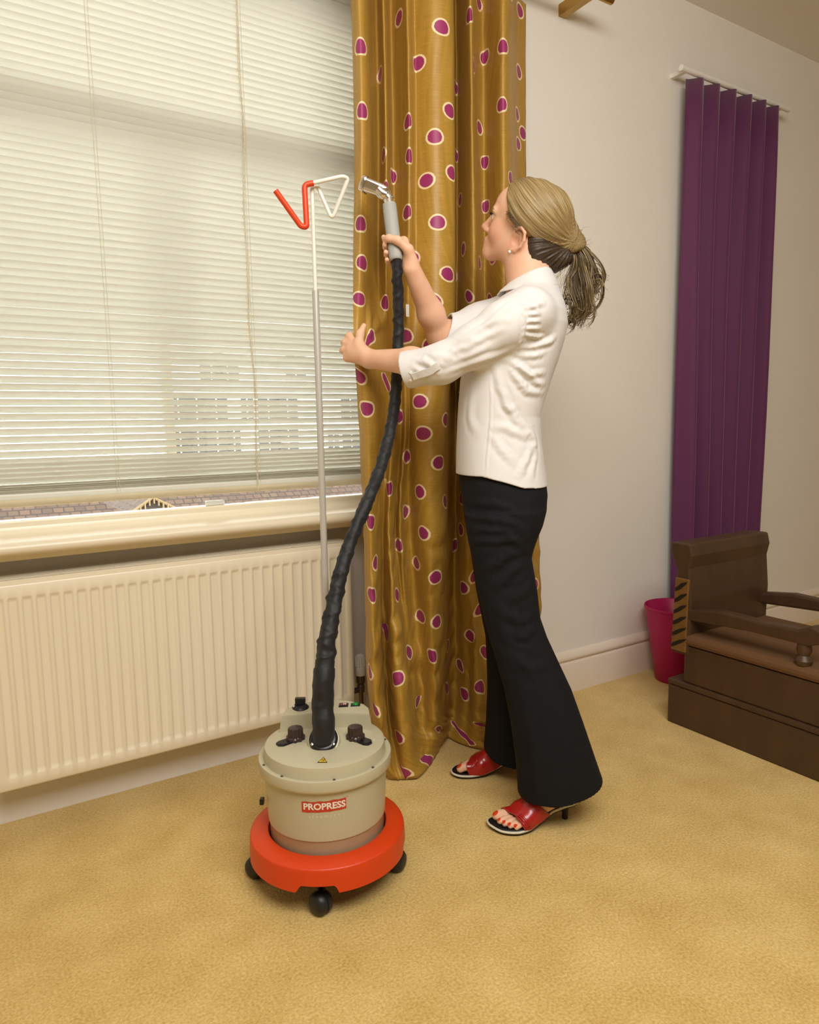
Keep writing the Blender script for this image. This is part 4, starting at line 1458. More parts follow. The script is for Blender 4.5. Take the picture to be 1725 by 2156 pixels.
# ears
EX, EZ = -0.012, -0.020
for s in (-1, 1):
    head.append(hell(-0.006 + EX, s * 0.0720, -0.014 + EZ, 0.019, 0.0070, 0.028, 0.005))
    rimp = [(0.012, .070, -.006), (0.008, .0755, 0.011), (-0.006, .0790, 0.018), (-0.020, .0815, 0.010), (-0.0245, .0815, -0.008), (-0.019, .0795, -0.026), (-0.007, .0755, -0.040), (0.004, .0715, -0.044)]
    rimp = [hp_(x * 1.1 + EX, s * (y + 0.005 + max(0, -x) * 0.25), z * 1.05 + EZ) for x, y, z in rimp]
    head += chain(rimp, [0.003, 0.0036, 0.004, 0.004, 0.0038, 0.0036, 0.0058, 0.005], 0.003)
    head.append(cone(hp_(-0.009 + EX, s * 0.0790, 0.004 + EZ), hp_(-0.016 + EX, s * 0.0810, -0.022 + EZ), 0.0024, 0.003, 0.003))
    head.append(hell(0.000 + EX, s * 0.0800, -0.017 + EZ, 0.0095, 0.0065, 0.0125, 0.003, 's'))
neck = [cone(neck0, neck1, 0.051, 0.054, 0.03), cone(hp_(-0.03, 0, -0.02), neck1, 0.050, 0.056, 0.03)]

# ---------------------------------------------------------------- hands
# right hand closed round the wand grip
WAl = to_local(SC + RH * WA[0] + FH * WA[1] + np.array([0, 0, WA[2]]))
WBl = to_local(SC + RH * WB[0] + FH * WB[1] + np.array([0, 0, WB[2]]))
ww = (WBl - WAl) / np.linalg.norm(WBl - WAl)
wl = np.array([1.0, 0, 0]) - ww * ww[0]; wl /= np.linalg.norm(wl)
wn = np.cross(ww, wl)
if wn[1] < 0:
    wn = -wn
WO = WAl + ww * 0.031


def pol(phi, r, h):
    t = math.radians(phi)
    return WO + ww * h + r * (math.cos(t) * wl + math.sin(t) * wn)


handR = []
fing = [(0.031, 0.0083, 8), (0.009, 0.0085, 14), (-0.012, 0.0082, 16), (-0.031, 0.0072, 10)]
for i, (h, r, tip) in enumerate(fing):
    hm = [0.026, 0.008, -0.010, -0.026][i]
    M0 = pol(222, 0.037, hm)
    pts = [M0, pol(262, 0.0310, h * 0.6 + hm * 0.4 + 0.002), pol(298, WR + r * 0.98, h), pol(332, WR + r * 0.9, h), pol(360 + tip, WR + r * 0.9, h - 0.001)]
    handR += chain(pts, [r * 1.22, r * 1.12, r * 1.04, r * 0.95, r * 0.82], 0.004)
    handR.append(cone(wr_f, M0, 0.0150, 0.0120, 0.010))
thR = [pol(182, 0.042, -0.042), pol(158, 0.038, -0.016), pol(108, WR + 0.0110, 0.006), pol(62, WR + 0.0085, 0.016), pol(30, WR + 0.0075, 0.0205)]
handR += chain(thR, [0.0150, 0.0125, 0.0098, 0.0086, 0.0068], 0.009)
handR.append(cone(wr_f, pol(195, 0.036, -0.018), 0.0165, 0.016, 0.012))

# left hand gripping the curtain's edge: thumb in front, fingers folded behind
handL = []
mcpL = [(737, 709, -0.082), (729, 722, -0.084), (726, 738, -0.080), (732, 753, -0.072)]
for i, (x, y, b_) in enumerate(mcpL):
    r = [0.0088, 0.0090, 0.0086, 0.0075][i]
    M0 = PP(x, y, b_)
    dy = [2, 0, -1, -3][i]
    pts = [M0, PP(x - 4 + (i == 3) * 3, y + dy * 0.5, b_ - 0.034), PP(x + 10, y + dy, b_ - 0.050), PP(x + 24, y + dy, b_ - 0.046)]
    handL += chain(pts, [r * 1.25, r * 1.12, r, r * 0.85], 0.005)
    handL.append(cone(wr_n, M0, 0.0165, 0.0125, 0.008))
thL = [PP(768, 745, -0.030), PP(756, 724, -0.046), PP(758.5, 704, -0.052), PP(766.5, 686, -0.056)]
handL += chain(thL, [0.0165, 0.0122, 0.0104, 0.0076], 0.010)
handL.append(cone(PP(745, 738, -0.062), wr_n, 0.020, 0.020, 0.02))

arms = [
    cone(sh_n, el_n, 0.040, 0.033, 0.02), cone(el_n, el_n * 0.62 + wr_n * 0.38, 0.033, 0.0360, 0.02), cone(el_n * 0.62 + wr_n * 0.38, wr_n, 0.0360, 0.0245, 0.02),
    cone(sh_f, el_f, 0.040, 0.037, 0.02), cone(el_f, el_f * 0.65 + wr_f * 0.35, 0.037, 0.0355, 0.02), cone(el_f * 0.65 + wr_f * 0.35, wr_f, 0.0355, 0.0235, 0.02),
]
torso = [cone(PP(1110, 662, -0.1), PP(1112, 662, 0.1), 0.04, 0.04, 0.03), cone(PP(1095, 705, -0.05), PP(1095, 705, 0.05), 0.080, 0.080, 0.04), cone(PP(1090, 700, 0), PP(1052, 880, 0), 0.095, 0.085, 0.05), cone(PP(1052, 880, -0.04), PP(1060, 1020, -0.05), 0.075, 0.085, 0.05), cone(PP(1052, 880, 0.04), PP(1060, 1020, 0.05), 0.075, 0.085, 0.05)]

# ---------------------------------------------------------------- feet
FEET = []
for side, heel_w, toe_w in ((1, (1.368, 1.331), (1.139, 1.406)), (-1, (1.444, 1.596), (1.238, 1.720))):
    h = to_local((*heel_w, 0)); t = to_local((*toe_w, 0))
    h[2] = t[2] = 0
    fs = (t - h) / np.linalg.norm(t - h)
    fl_ = np.cross(np.array([0, 0, 1.0]), fs)       # her left
    FEET.append((side, h, fs, fl_, np.linalg.norm(t - h)))


def sole_z(s):
    return np.interp(s, [0.0, 0.05, 0.085, 0.12, 0.155, 0.19, 0.23, 0.25], [0.050, 0.048, 0.038, 0.020, 0.008, 0.005, 0.006, 0.009])


def fp(ft, s, lat, z):
    side, h, fs, fl_, Lf = ft[:5]
    return h + fs * s + fl_ * lat * side + np.array([0, 0, z])      # lat > 0 is the outer side


ankles = [PP(1172, 1640, 0.145), PP(1098, 1590, -0.13)]
knees = [PP(1082, 1345, 0.11), PP(1062, 1340, -0.10)]
feet_prims = []
NAILS = []
for i, ft in enumerate(FEET):
    T0 = 0.008        # sole thickness
    z = lambda s, up: float(sole_z(s)) + T0 + up
    pr = [ell(fp(ft, 0.036, 0, z(0.036, 0.026)), (0.030, 0.029, 0.028), None, 0.02)]
    pr += [cone(fp(ft, 0.045, 0, z(0.045, 0.035)), fp(ft, 0.062, 0, z(0.06, 0.085)), 0.028, 0.030, 0.02)]
    pr += [cone(fp(ft, 0.070, -0.004, z(0.07, 0.048)), fp(ft, 0.150, -0.008, z(0.15, 0.027)), 0.029, 0.019, 0.03)]
    pr += [cone(fp(ft, 0.060, 0.008, z(0.06, 0.026)), fp(ft, 0.160, 0.022, z(0.16, 0.015)), 0.026, 0.015, 0.025)]
    pr += [cone(fp(ft, 0.165, -0.020, z(0.165, 0.0175)), fp(ft, 0.160, 0.026, z(0.16, 0.013)), 0.0185, 0.0135, 0.02)]
    toes = [(-0.022, 0.238, 0.0125, 0.012), (-0.001, 0.233, 0.0085, 0.0095), (0.013, 0.224, 0.008, 0.009), (0.0255, 0.213, 0.0075, 0.0085), (0.036, 0.199, 0.007, 0.008)]
    for lat, s, r, up in toes:
        s0 = s - 0.052 if r > 0.01 else s - 0.042
        pr += chain([fp(ft, s0, lat * 0.95, z(s0, up + 0.004)), fp(ft, s - 0.022, lat, z(s - 0.022, up + 0.004)), fp(ft, s - r, lat, z(s - r, r * 0.92))], [r * 0.95, r * 0.92, r], 0.003)
        NAILS.append((fp(ft, s - r * 0.55, lat, z(s, r * 1.65)), fp(ft, 1, 0, 0) - fp(ft, 0, 0, 0), r))
    pr += [cone(fp(ft, 0.06, 0, z(0.06, 0.075)), ankles[i], 0.031, 0.033, 0.02)]
    FEET[i] = FEET[i] + (pr,)
    feet_prims += pr
legs = []
for i, s in enumerate((1, -1)):
    hj = PP(1062, 1060, s * 0.085)
    legs += [cone(hj, knees[i], 0.058, 0.040, 0.02), cone(knees[i], ankles[i], 0.040, 0.033, 0.02)]

body_prims = torso + legs + neck + arms + head + handR + handL + feet_prims
Vb, Qb = sdf_mesh(body_prims, (-0.22, -0.24, 0.0), (0.50, 0.25, 1.76), 0.0023)
Vb = relax(Vb, Qb, 1, 0.4)

M_skin, nt, N, L, b = nmat('skin')
tcn = N.new('ShaderNodeTexCoord')
ns_ = N.new('ShaderNodeTexNoise'); ns_.inputs['Scale'].default_value = 28; ns_.inputs['Detail'].default_value = 4
L.new(tcn.outputs['Object'], ns_.inputs['Vector'])
sk1 = N.new('ShaderNodeMix'); sk1.data_type = 'RGBA'; sk1.inputs[6].default_value = (*lin('E2AC8A'), 1); sk1.inputs[7].default_value = (*lin('EFC3A4'), 1)
L.new(ns_.outputs['Fac'], sk1.inputs[0])
prev = sk1.outputs[2]
for an, colr in (('blush', 'D98C77'), ('lip', 'BE6A5E'), ('polish', 'D63E14'), ('brow', '6B4A33')):
    a_ = N.new('ShaderNodeAttribute'); a_.attribute_name = an
    mxn = N.new('ShaderNodeMix'); mxn.data_type = 'RGBA'; mxn.inputs[7].default_value = (*lin(colr), 1)
    L.new(a_.outputs['Fac'], mxn.inputs[0]); L.new(prev, mxn.inputs[6]); prev = mxn.outputs[2]
    if an == 'polish':
        rg = N.new('ShaderNodeMapRange'); rg.inputs['To Min'].default_value = 0.5; rg.inputs['To Max'].default_value = 0.15
        L.new(a_.outputs['Fac'], rg.inputs['Value']); L.new(rg.outputs[0], b.inputs['Roughness'])
L.new(prev, b.inputs['Base Color'])
b.inputs['Subsurface Weight'].default_value = 0.25
b.inputs['Subsurface Radius'].default_value = (0.010, 0.004, 0.002)
b.inputs['Subsurface Scale'].default_value = 0.5
b.inputs['Specular IOR Level'].default_value = 0.4
pn_ = N.new('ShaderNodeTexNoise'); pn_.inputs['Scale'].default_value = 600
L.new(tcn.outputs['Object'], pn_.inputs['Vector'])
bp = N.new('ShaderNodeBump'); bp.inputs['Strength'].default_value = 0.08; bp.inputs['Distance'].default_value = 0.0005
L.new(pn_.outputs['Fac'], bp.inputs['Height']); L.new(bp.outputs[0], b.inputs['Normal'])

body = mesh_np('body', Vb, Qb, M_skin, person)
hl_ = hloc(Vb)


def blob(C, R_, soft=0.35):
    q = np.linalg.norm((hl_ - np.array(C)) / np.array(R_), axis=1)
    return np.clip((1 + soft - q) / soft, 0, 1)


attr(body, 'lip', np.maximum(blob((0.099, 0, -0.0690), (0.010, 0.021, 0.0046)), blob((0.098, 0, -0.0795), (0.010, 0.018, 0.0052))))
bl = np.maximum.reduce([blob((0.066, s * 0.048, -0.036), (0.022, 0.018, 0.02), 1.0) for s in (-1, 1)] + [blob((0.115, 0, -0.042), (0.012, 0.014, 0.012), 1.0), blob((-0.018, 0.079, -0.032), (0.022, 0.012, 0.03), 0.8)]) * 0.35
attr(body, 'blush', bl)
attr(body, 'brow', np.maximum.reduce([blob((0.090, s * 0.030, 0.0165), (0.012, 0.020, 0.0030), 0.5) for s in (-1, 1)]) * 0.75)
pol_ = np.zeros(len(Vb))
for c, dr_, r in NAILS:
    q = Vb - c
    sdir = dr_ / np.linalg.norm(dr_)
    along = q @ sdir
    side_ = np.linalg.norm((q - np.outer(along, sdir))[:, :2], axis=1)
    e = np.sqrt((along / (r * 0.75)) ** 2 + (side_ / (r * 0.68)) ** 2 + (q[:, 2] / (r * 0.7)) ** 2)
    pol_ = np.maximum(pol_, np.clip((1.12 - e) / 0.15, 0, 1))
attr(body, 'polish', pol_)
del hl_

# eyes
M_eye = mat('eye_white', 'ECE6DF', 0.15)
M_iris = mat('eye_iris', '3A4A44', 0.1)
for s in (-1, 1):
    c = hp_(0.0765, s * 0.031, -0.004)
    e_ = MB().lathe([(0.0001, -0.0115)] + [(0.0115 * math.sin(t), -0.0115 * math.cos(t)) for t in np.linspace(0.2, 2.6, 12)], 20, c, np.column_stack([hy, hz, hx])).build('eye', M_eye, person, True)
    MB().lathe([(0.0058, 0.0099), (0.0045, 0.0108), (0.0001, 0.0114)], 16, c, np.column_stack([hy, hz, hx])).build('iris', M_iris, e_, True)
    lash = MB()
    for k_ in range(14):
        t = -1 + 2 * k_ / 13
        p0 = c + HR @ np.array([0.0120 - 0.004 * t * t, t * 0.013, 0.0052 - 0.0015 * t * t])
        lash.tube(spline([p0, p0 + HR @ np.array([0.004, t * 0.002, 0.0005]), p0 + HR @ np.array([0.0065, t * 0.003, 0.003])], 3), 0.0004, 4)
    lash.build('eyelash', M_black, e_)

# pearl earring
ep = PP(1075, 520, 0.074)
MB().lathe([(0.0042 * math.sin(t), -0.0042 * math.cos(t)) for t in np.linspace(0.01, math.pi - 0.01, 10)], 16, hp_(0.006 + EX, 0.0800, -0.050 + EZ)).build('earring', mat('pearl', 'F3EEE2', 0.15, coat=0.5), person, True)

# ---------------------------------------------------------------- trousers
M_trouser = mat('black_trouser_cloth', '0D0D11', 0.85, var=0.15, vscale=30, bump=0.12, bscale=700, sheen=0.0, spec=0.3, bdist=0.0006)


def rows_px(tab, ex_cb):
    out = []
    for py, f_, bk, cb, rb in tab:
        F_, B_ = PP(f_, py, cb), PP(bk, py, cb)
        out.append(((F_[2] + B_[2]) / 2, (F_[0] + B_[0]) / 2, abs(F_[0] - B_[0]) / 2, cb, rb))
    return out


pelvis = column(rows_px([(985, 968, 1142, 0, .150), (1010, 968, 1145, 0, .158), (1040, 972, 1148, 0, .166), (1070, 977, 1145, 0, .172), (1100, 981, 1137, 0, .172), (1130, 986, 1125, 0, .160), (1150, 990, 1118, 0, .145)], 0), 0.02, 2.4)
near = column(rows_px([(1080, 980, 1140, .085, .085), (1105, 982, 1134, .085, .086), (1130, 986, 1124, .087, .085), (1165, 993, 1117, .09, .082), (1200, 999, 1123, .093, .079), (1240, 1005, 1130, .097, .076), (1300, 1019, 1137, .105, .073), (1340, 1030, 1151, .112, .072), (1390, 1045, 1174, .12, .074), (1450, 1062, 1202, .128, .078), (1520, 1076, 1227, .135, .083), (1600, 1087, 1254, .14, .089), (1660, 1091, 1275, .142, .093), (1720, 1094, 1296, .144, .096)], 0), 0.03, 2.3)
far = column(rows_px([(1080, 982, 1130, -.085, .085), (1130, 988, 1118, -.087, .085), (1170, 993, 1108, -.09, .082), (1240, 1003, 1102, -.097, .076), (1300, 1015, 1098, -.105, .073), (1340, 1023, 1098, -.11, .072), (1400, 1026, 1105, -.115, .074), (1450, 1027, 1112, -.12, .078), (1520, 1024, 1124, -.127, .084), (1590, 1018, 1140, -.132, .09), (1650, 1014, 1150, -.134, .094)], 0), 0.03, 2.3)


def hem_curve(pts, b_):
    q = np.array(sorted([tuple(PP(x, y, b_)[[0, 2]]) for x, y in pts]))
    return lambda a: np.interp(a, q[:, 0], q[:, 1])


hemN = hem_curve([(1080, 1674), (1093, 1677), (1110, 1677), (1140, 1675), (1165, 1673), (1200, 1665), (1240, 1654), (1262, 1647), (1290, 1634)], 0.165)
hemF = hem_curve([(1005, 1585), (1017, 1591), (1040, 1607), (1090, 1616), (1140, 1612)], -0.06)
waist = hem_curve([(940, 996), (1010, 994), (1060, 1003), (1100, 1012), (1160, 1012)], 0.10)


def leg_post(fn, hem):
    def f(P):
        d = fn(P)
        zh = hem(P[:, 0])
        d = np.maximum(d, zh - P[:, 2])
        inner = np.maximum(d + 0.0055, P[:, 2] - (zh + 0.10))
        inner = np.where(P[:, 2] < zh + 0.10, fn(P) + 0.0055, 0.2)
        return np.maximum(d, -inner)
    return f


tr_prims = [pelvis, Prim(leg_post(near.fn, hemN), near.c, near.r, 0.02), Prim(leg_post(far.fn, hemF), far.c, far.r, 0.02)]
tr_prims.append(Prim(lambda P: P[:, 2] - waist(P[:, 0]) - 0.0, (0, 0, 0.9), 1.0, 0.004, 'i'))
Vt, Qt = sdf_mesh(tr_prims, (-0.26, -0.25, 0.02), (0.20, 0.26, 0.98), 0.0028)
Vt = relax(Vt, Qt, 1, 0.5)
rg_ = random.Random(11)
tf = [([(990, 1092), (1040, 1098), (1090, 1112), (1118, 1128)], .006, .011), ([(995, 1118), (1045, 1120), (1095, 1136), (1120, 1140)], .006, .011), ([(992, 1142), (1040, 1140), (1085, 1146), (1116, 1158)], .006, .010),
      ([(1110, 1165), (1075, 1172), (1040, 1190), (1015, 1200)], .005, .012), ([(1118, 1185), (1090, 1200), (1060, 1225), (1035, 1235)], .004, .012),
      ([(1128, 1230), (1100, 1255), (1070, 1262)], .004, .012), ([(1135, 1290), (1105, 1310), (1070, 1300), (1040, 1280)], .004, .013), ([(1140, 1310), (1110, 1335), (1075, 1335)], .004, .012),
      ([(1050, 1375), (1090, 1392), (1130, 1402), (1165, 1395)], .004, .012), ([(1060, 1395), (1100, 1412), (1140, 1420)], .003, .012), ([(985, 1060), (1040, 1062), (1090, 1075)], .003, .010),
      ([(1100, 1480), (1120, 1580), (1130, 1680)], .003, .016), ([(1180, 1480), (1205, 1580), (1225, 1660)], .003, .016), ([(1060, 1260), (1050, 1310), (1065, 1360)], .003, .014)]
Vt = fold_lines(Vt, Qt, tf)
trousers = mesh_np('trousers', Vt, Qt, M_trouser, person)

# ---------------------------------------------------------------- shirt
M_shirt = mat('white_cotton_shirt', 'E0DCD8', 0.8, bump=0.10, bscale=900, sheen=0.1, bdist=0.0005)
tors = column(rows_px([(612, 1075, 1168, 0, .070), (628, 1050, 1177, 0, .105), (645, 1032, 1184, 0, .135), (665, 1018, 1188, 0, .155), (690, 1003, 1190, 0, .162), (720, 990, 1184, 0, .162), (760, 978, 1172, 0, .156), (800, 970, 1158, 0, .150), (850, 966, 1142, 0, .144), (880, 964, 1135, 0, .142), (930, 962, 1137, 0, .148), (980, 961, 1143, 0, .161), (1040, 960, 1151, 0, .177)], 0), 0.02, 2.35)
sleN = [PP(1112, 657, .146), PP(1060, 688, .152), PP(1000, 727, .148), PP(930, 766, .138), PP(840, 782, .098)]
sleF = [PP(1090, 652, -.150), PP(1010, 682, -.140), PP(945, 702, -.122), PP(905, 690, -.105)]
rN = [.056, .057, .051, .046, .049]
rF = [.060, .054, .046, .046]
cuffN_c = PP(855, 781, .105); cuffN_n = PP(848, 782, .100) - PP(930, 766, .138); cuffN_n /= np.linalg.norm(cuffN_n)
# tilt the cut so that it runs from (848,745) down to (862,818)
tv = PP(848, 745, .105) - PP(864, 819, .105); tv /= np.linalg.norm(tv)
cuffN_n -= tv * (cuffN_n @ tv); cuffN_n /= np.linalg.norm(cuffN_n)
tvf = PP(946, 670, -.11) - PP(929, 722, -.11); tvf /= np.linalg.norm(tvf)
cuffF_c = PP(937, 696, -.118)
cuffF_n = PP(905, 690, -.105) - PP(1010, 682, -.140); cuffF_n -= tvf * (cuffF_n @ tvf); cuffF_n /= np.linalg.norm(cuffF_n)


def sleeve(pts, rads, cc, cn):
    ch = chain(pts, rads, 0.02)

    def f(P):
        d = np.full(len(P), 0.3)
        for c in ch:
            d = smin(d, c.fn(P), 0.03)
        pl = (P - cc) @ cn
        inner = np.maximum(d + 0.0060, -(pl + 0.07))
        d = np.maximum(d, pl)
        return np.maximum(d, -inner)
    P_ = np.array(pts)
    return Prim(f, P_.mean(0), float(np.linalg.norm(P_ - P_.mean(0), axis=1).max() + 0.07), 0.028)


yoke = [cone(PP(1132, 622, 0), PP(1114, 652, .140), .046, .050, 0.04), cone(PP(1128, 622, 0), PP(1100, 650, -.140), .046, .050, 0.04)]
hemS = hem_curve([(940, 1003), (963, 1004), (1015, 1004), (1060, 1015), (1100, 1027), (1143, 1029), (1160, 1028)], 0.14)
sh_prims = [tors] + yoke + [sleeve(sleN, rN, cuffN_c, cuffN_n), sleeve(sleF, rF, cuffF_c, cuffF_n)]


def shirt_post(P, d):
    zh = hemS(P[:, 0])
    # neck opening and hollow hem
    nk = neck0 + (neck1 - neck0) * 0.0
    axn = (neck1 - neck0) / np.linalg.norm(neck1 - neck0)
    q = P - neck1
    h = q @ axn
    rr_ = np.linalg.norm(q - np.outer(h, axn), axis=1)
    d = np.maximum(d, -np.maximum(rr_ - 0.049, h - 0.012))
    inner = np.maximum(d + 0.0055, P[:, 2] - (zh + 0.05))
    d = np.maximum(d, zh - P[:, 2])
    return np.maximum(d, -inner)


Vs, Qs = sdf_mesh(sh_prims, (-0.24, -0.27, 0.86), (0.36, 0.28, 1.48), 0.0026, shirt_post)
Vs = relax(Vs, Qs, 2, 0.5)
sf = [
    # gathers of the back running into the armhole seam
    ([(1108, 640), (1135, 636), (1150, 634)], .004, .007), ([(1112, 652), (1140, 650)], .0045, .006), ([(1112, 666), (1138, 664)], .0045, .006), ([(1112, 680), (1138, 681)], .0045, .006), ([(1110, 694), (1138, 697)], .0045, .006), ([(1108, 708), (1130, 712), (1150, 716)], .0045, .006),
    ([(1100, 738), (1130, 734), (1160, 722), (1172, 715)], .006, .008), ([(1095, 752), (1125, 752), (1150, 744)], .005, .008), ([(1070, 762), (1100, 782), (1135, 808), (1150, 812)], .006, .008), ([(1075, 775), (1090, 800), (1115, 825), (1148, 828)], .006, .009), ([(1092, 770), (1120, 790), (1150, 788)], .005, .008),
    ([(1040, 780), (1055, 830), (1085, 880), (1118, 908)], .005, .009), ([(1035, 900), (1070, 905), (1100, 915), (1125, 918)], .005, .010), ([(1030, 920), (1060, 945), (1090, 975)], .004, .010), ([(1128, 935), (1110, 975), (1096, 1000)], .004, .009), ([(1135, 955), (1128, 980), (1124, 1005)], .003, .008),
    ([(1060, 855), (1075, 865), (1090, 860)], .003, .008), ([(990, 830), (985, 880), (1000, 915)], .0025, .012), ([(1120, 905), (1130, 925), (1132, 945)], .005, .010),
    # sleeve drag lines
    ([(1085, 628), (1050, 655), (1010, 690)], .0035, .009), ([(1070, 668), (1030, 678), (985, 705), (950, 735)], .004, .009), ([(1055, 695), (1010, 715), (965, 740), (925, 752)], .0045, .009), ([(1030, 735), (985, 755), (935, 768), (905, 766)], .004, .009), ([(1080, 740), (1050, 752), (1000, 768), (945, 785)], .004, .009),
    ([(870, 755), (895, 765), (920, 790)], .0035, .008), ([(862, 770), (880, 785), (900, 792)], .003, .007), ([(905, 745), (930, 748), (955, 742)], .003, .008),
    # seams
    ([(1090, 626), (1103, 640), (1108, 670), (1107, 700), (1100, 725), (1090, 745)], .0028, .0045), ([(1028, 795), (1030, 850), (1027, 910), (1022, 960), (1020, 1002)], .0016, .0035),
    ([(1137, 700), (1138, 660), (1136, 640)], .0018, .004),
]
Vs = fold_lines(Vs, Qs, sf)
shirt = mesh_np('shirt', Vs, Qs, M_shirt, person)

# collar: fold line round the neck, fall lying on the shoulders
ring_rows = []
nth = 56
fF, fB = PP(1070, 600, 0), PP(1158, 566, 0)
oF, oB = PP(1048, 616, 0), PP(1176, 604, 0)
iF, iB = PP(1076, 606, 0), PP(1152, 582, 0)
Vc = []
lay = [(iF, iB, 0.058, 0.0), (fF * 0.97 + iF * 0.03, fB, 0.0605, 0.004), (fF, fB, 0.0640, 0.005), (oF * 0.4 + fF * 0.6, oB * 0.4 + fB * 0.6, 0.074, -0.004), (oF, oB, 0.090, -0.004), (oF + np.array([0, 0, -0.003]), oB + np.array([0.003, 0, -0.002]), 0.0895, -0.006)]
for F_, B_, rb, lift in lay:
    for i in range(nth):
        t = math.radians(14) + (2 * math.pi - math.radians(28)) * i / (nth - 1)
        c = (F_ + B_) / 2
        d_ = (F_ - B_) / 2
        p = c + d_ * math.cos(t)
        p = p + np.array([0, 1.0, 0]) * rb * math.sin(t) * (1 - 0.12 * max(0, math.cos(t)))
        p[2] += lift * abs(math.sin(t))
        Vc.append(p)
Fc = [(k_ * nth + i, k_ * nth + i + 1, (k_ + 1) * nth + i + 1, (k_ + 1) * nth + i) for k_ in range(len(lay) - 1) for i in range(nth - 1)]
co = obj('collar', Vc, Fc, M_shirt, person, True)
m_ = co.modifiers.new('thickness', 'SOLIDIFY'); m_.thickness = 0.0025
m_ = co.modifiers.new('smooth', 'SUBSURF'); m_.levels = 1; m_.render_levels = 1
# buttoned tab and buttons on the near sleeve
pxv, pyv, zv = project(Vs)
Ns = normals(Vs, Qs)


def on_shirt(x, y):
    e = (pxv - x) ** 2 + (pyv - y) ** 2
    m = (e < 25) & (((CAML - Vs) * Ns).sum(1) > 0)
    i = np.argmin(np.where(m, zv, 9e9)) if m.any() else np.argmin(e)
    return Vs[i], Ns[i]


tabp = [on_shirt(x, y) for x, y in ((868, 797), (880, 793), (892, 789), (904, 784), (914, 779), (922, 774))]
Vq, Fq = [], []
for i, (p, nn_) in enumerate(tabp):
    d_ = tabp[min(i + 1, 5)][0] - tabp[max(i - 1, 0)][0]
    sd = np.cross(d_, nn_); sd /= np.linalg.norm(sd)
    for s_, l_ in ((-1, 0.0), (-1, 0.0035), (1, 0.0035), (1, 0.0)):
        Vq.append(p + sd * s_ * 0.009 + nn_ * l_)
Fq = [(i * 4 + j, (i + 1) * 4 + j, (i + 1) * 4 + (j + 1) % 4, i * 4 + (j + 1) % 4) for i in range(5) for j in range(4)] + [(0, 1, 2, 3), (23, 22, 21, 20)]
obj('sleeve_tab', Vq, Fq, M_shirt, shirt, True, 50)
M_btn = mat('pearl_button', 'EDE6DA', 0.25)
for x, y in ((859, 788), (861, 806)):
    p, nn_ = on_shirt(x + 3, y)
    MB().lathe([(0.0038, 0.0), (0.0038, 0.0018), (0.0028, 0.0024), (0.0001, 0.0018)], 14, p, frame_from(nn_)).build('button', M_btn, shirt, True, 40)

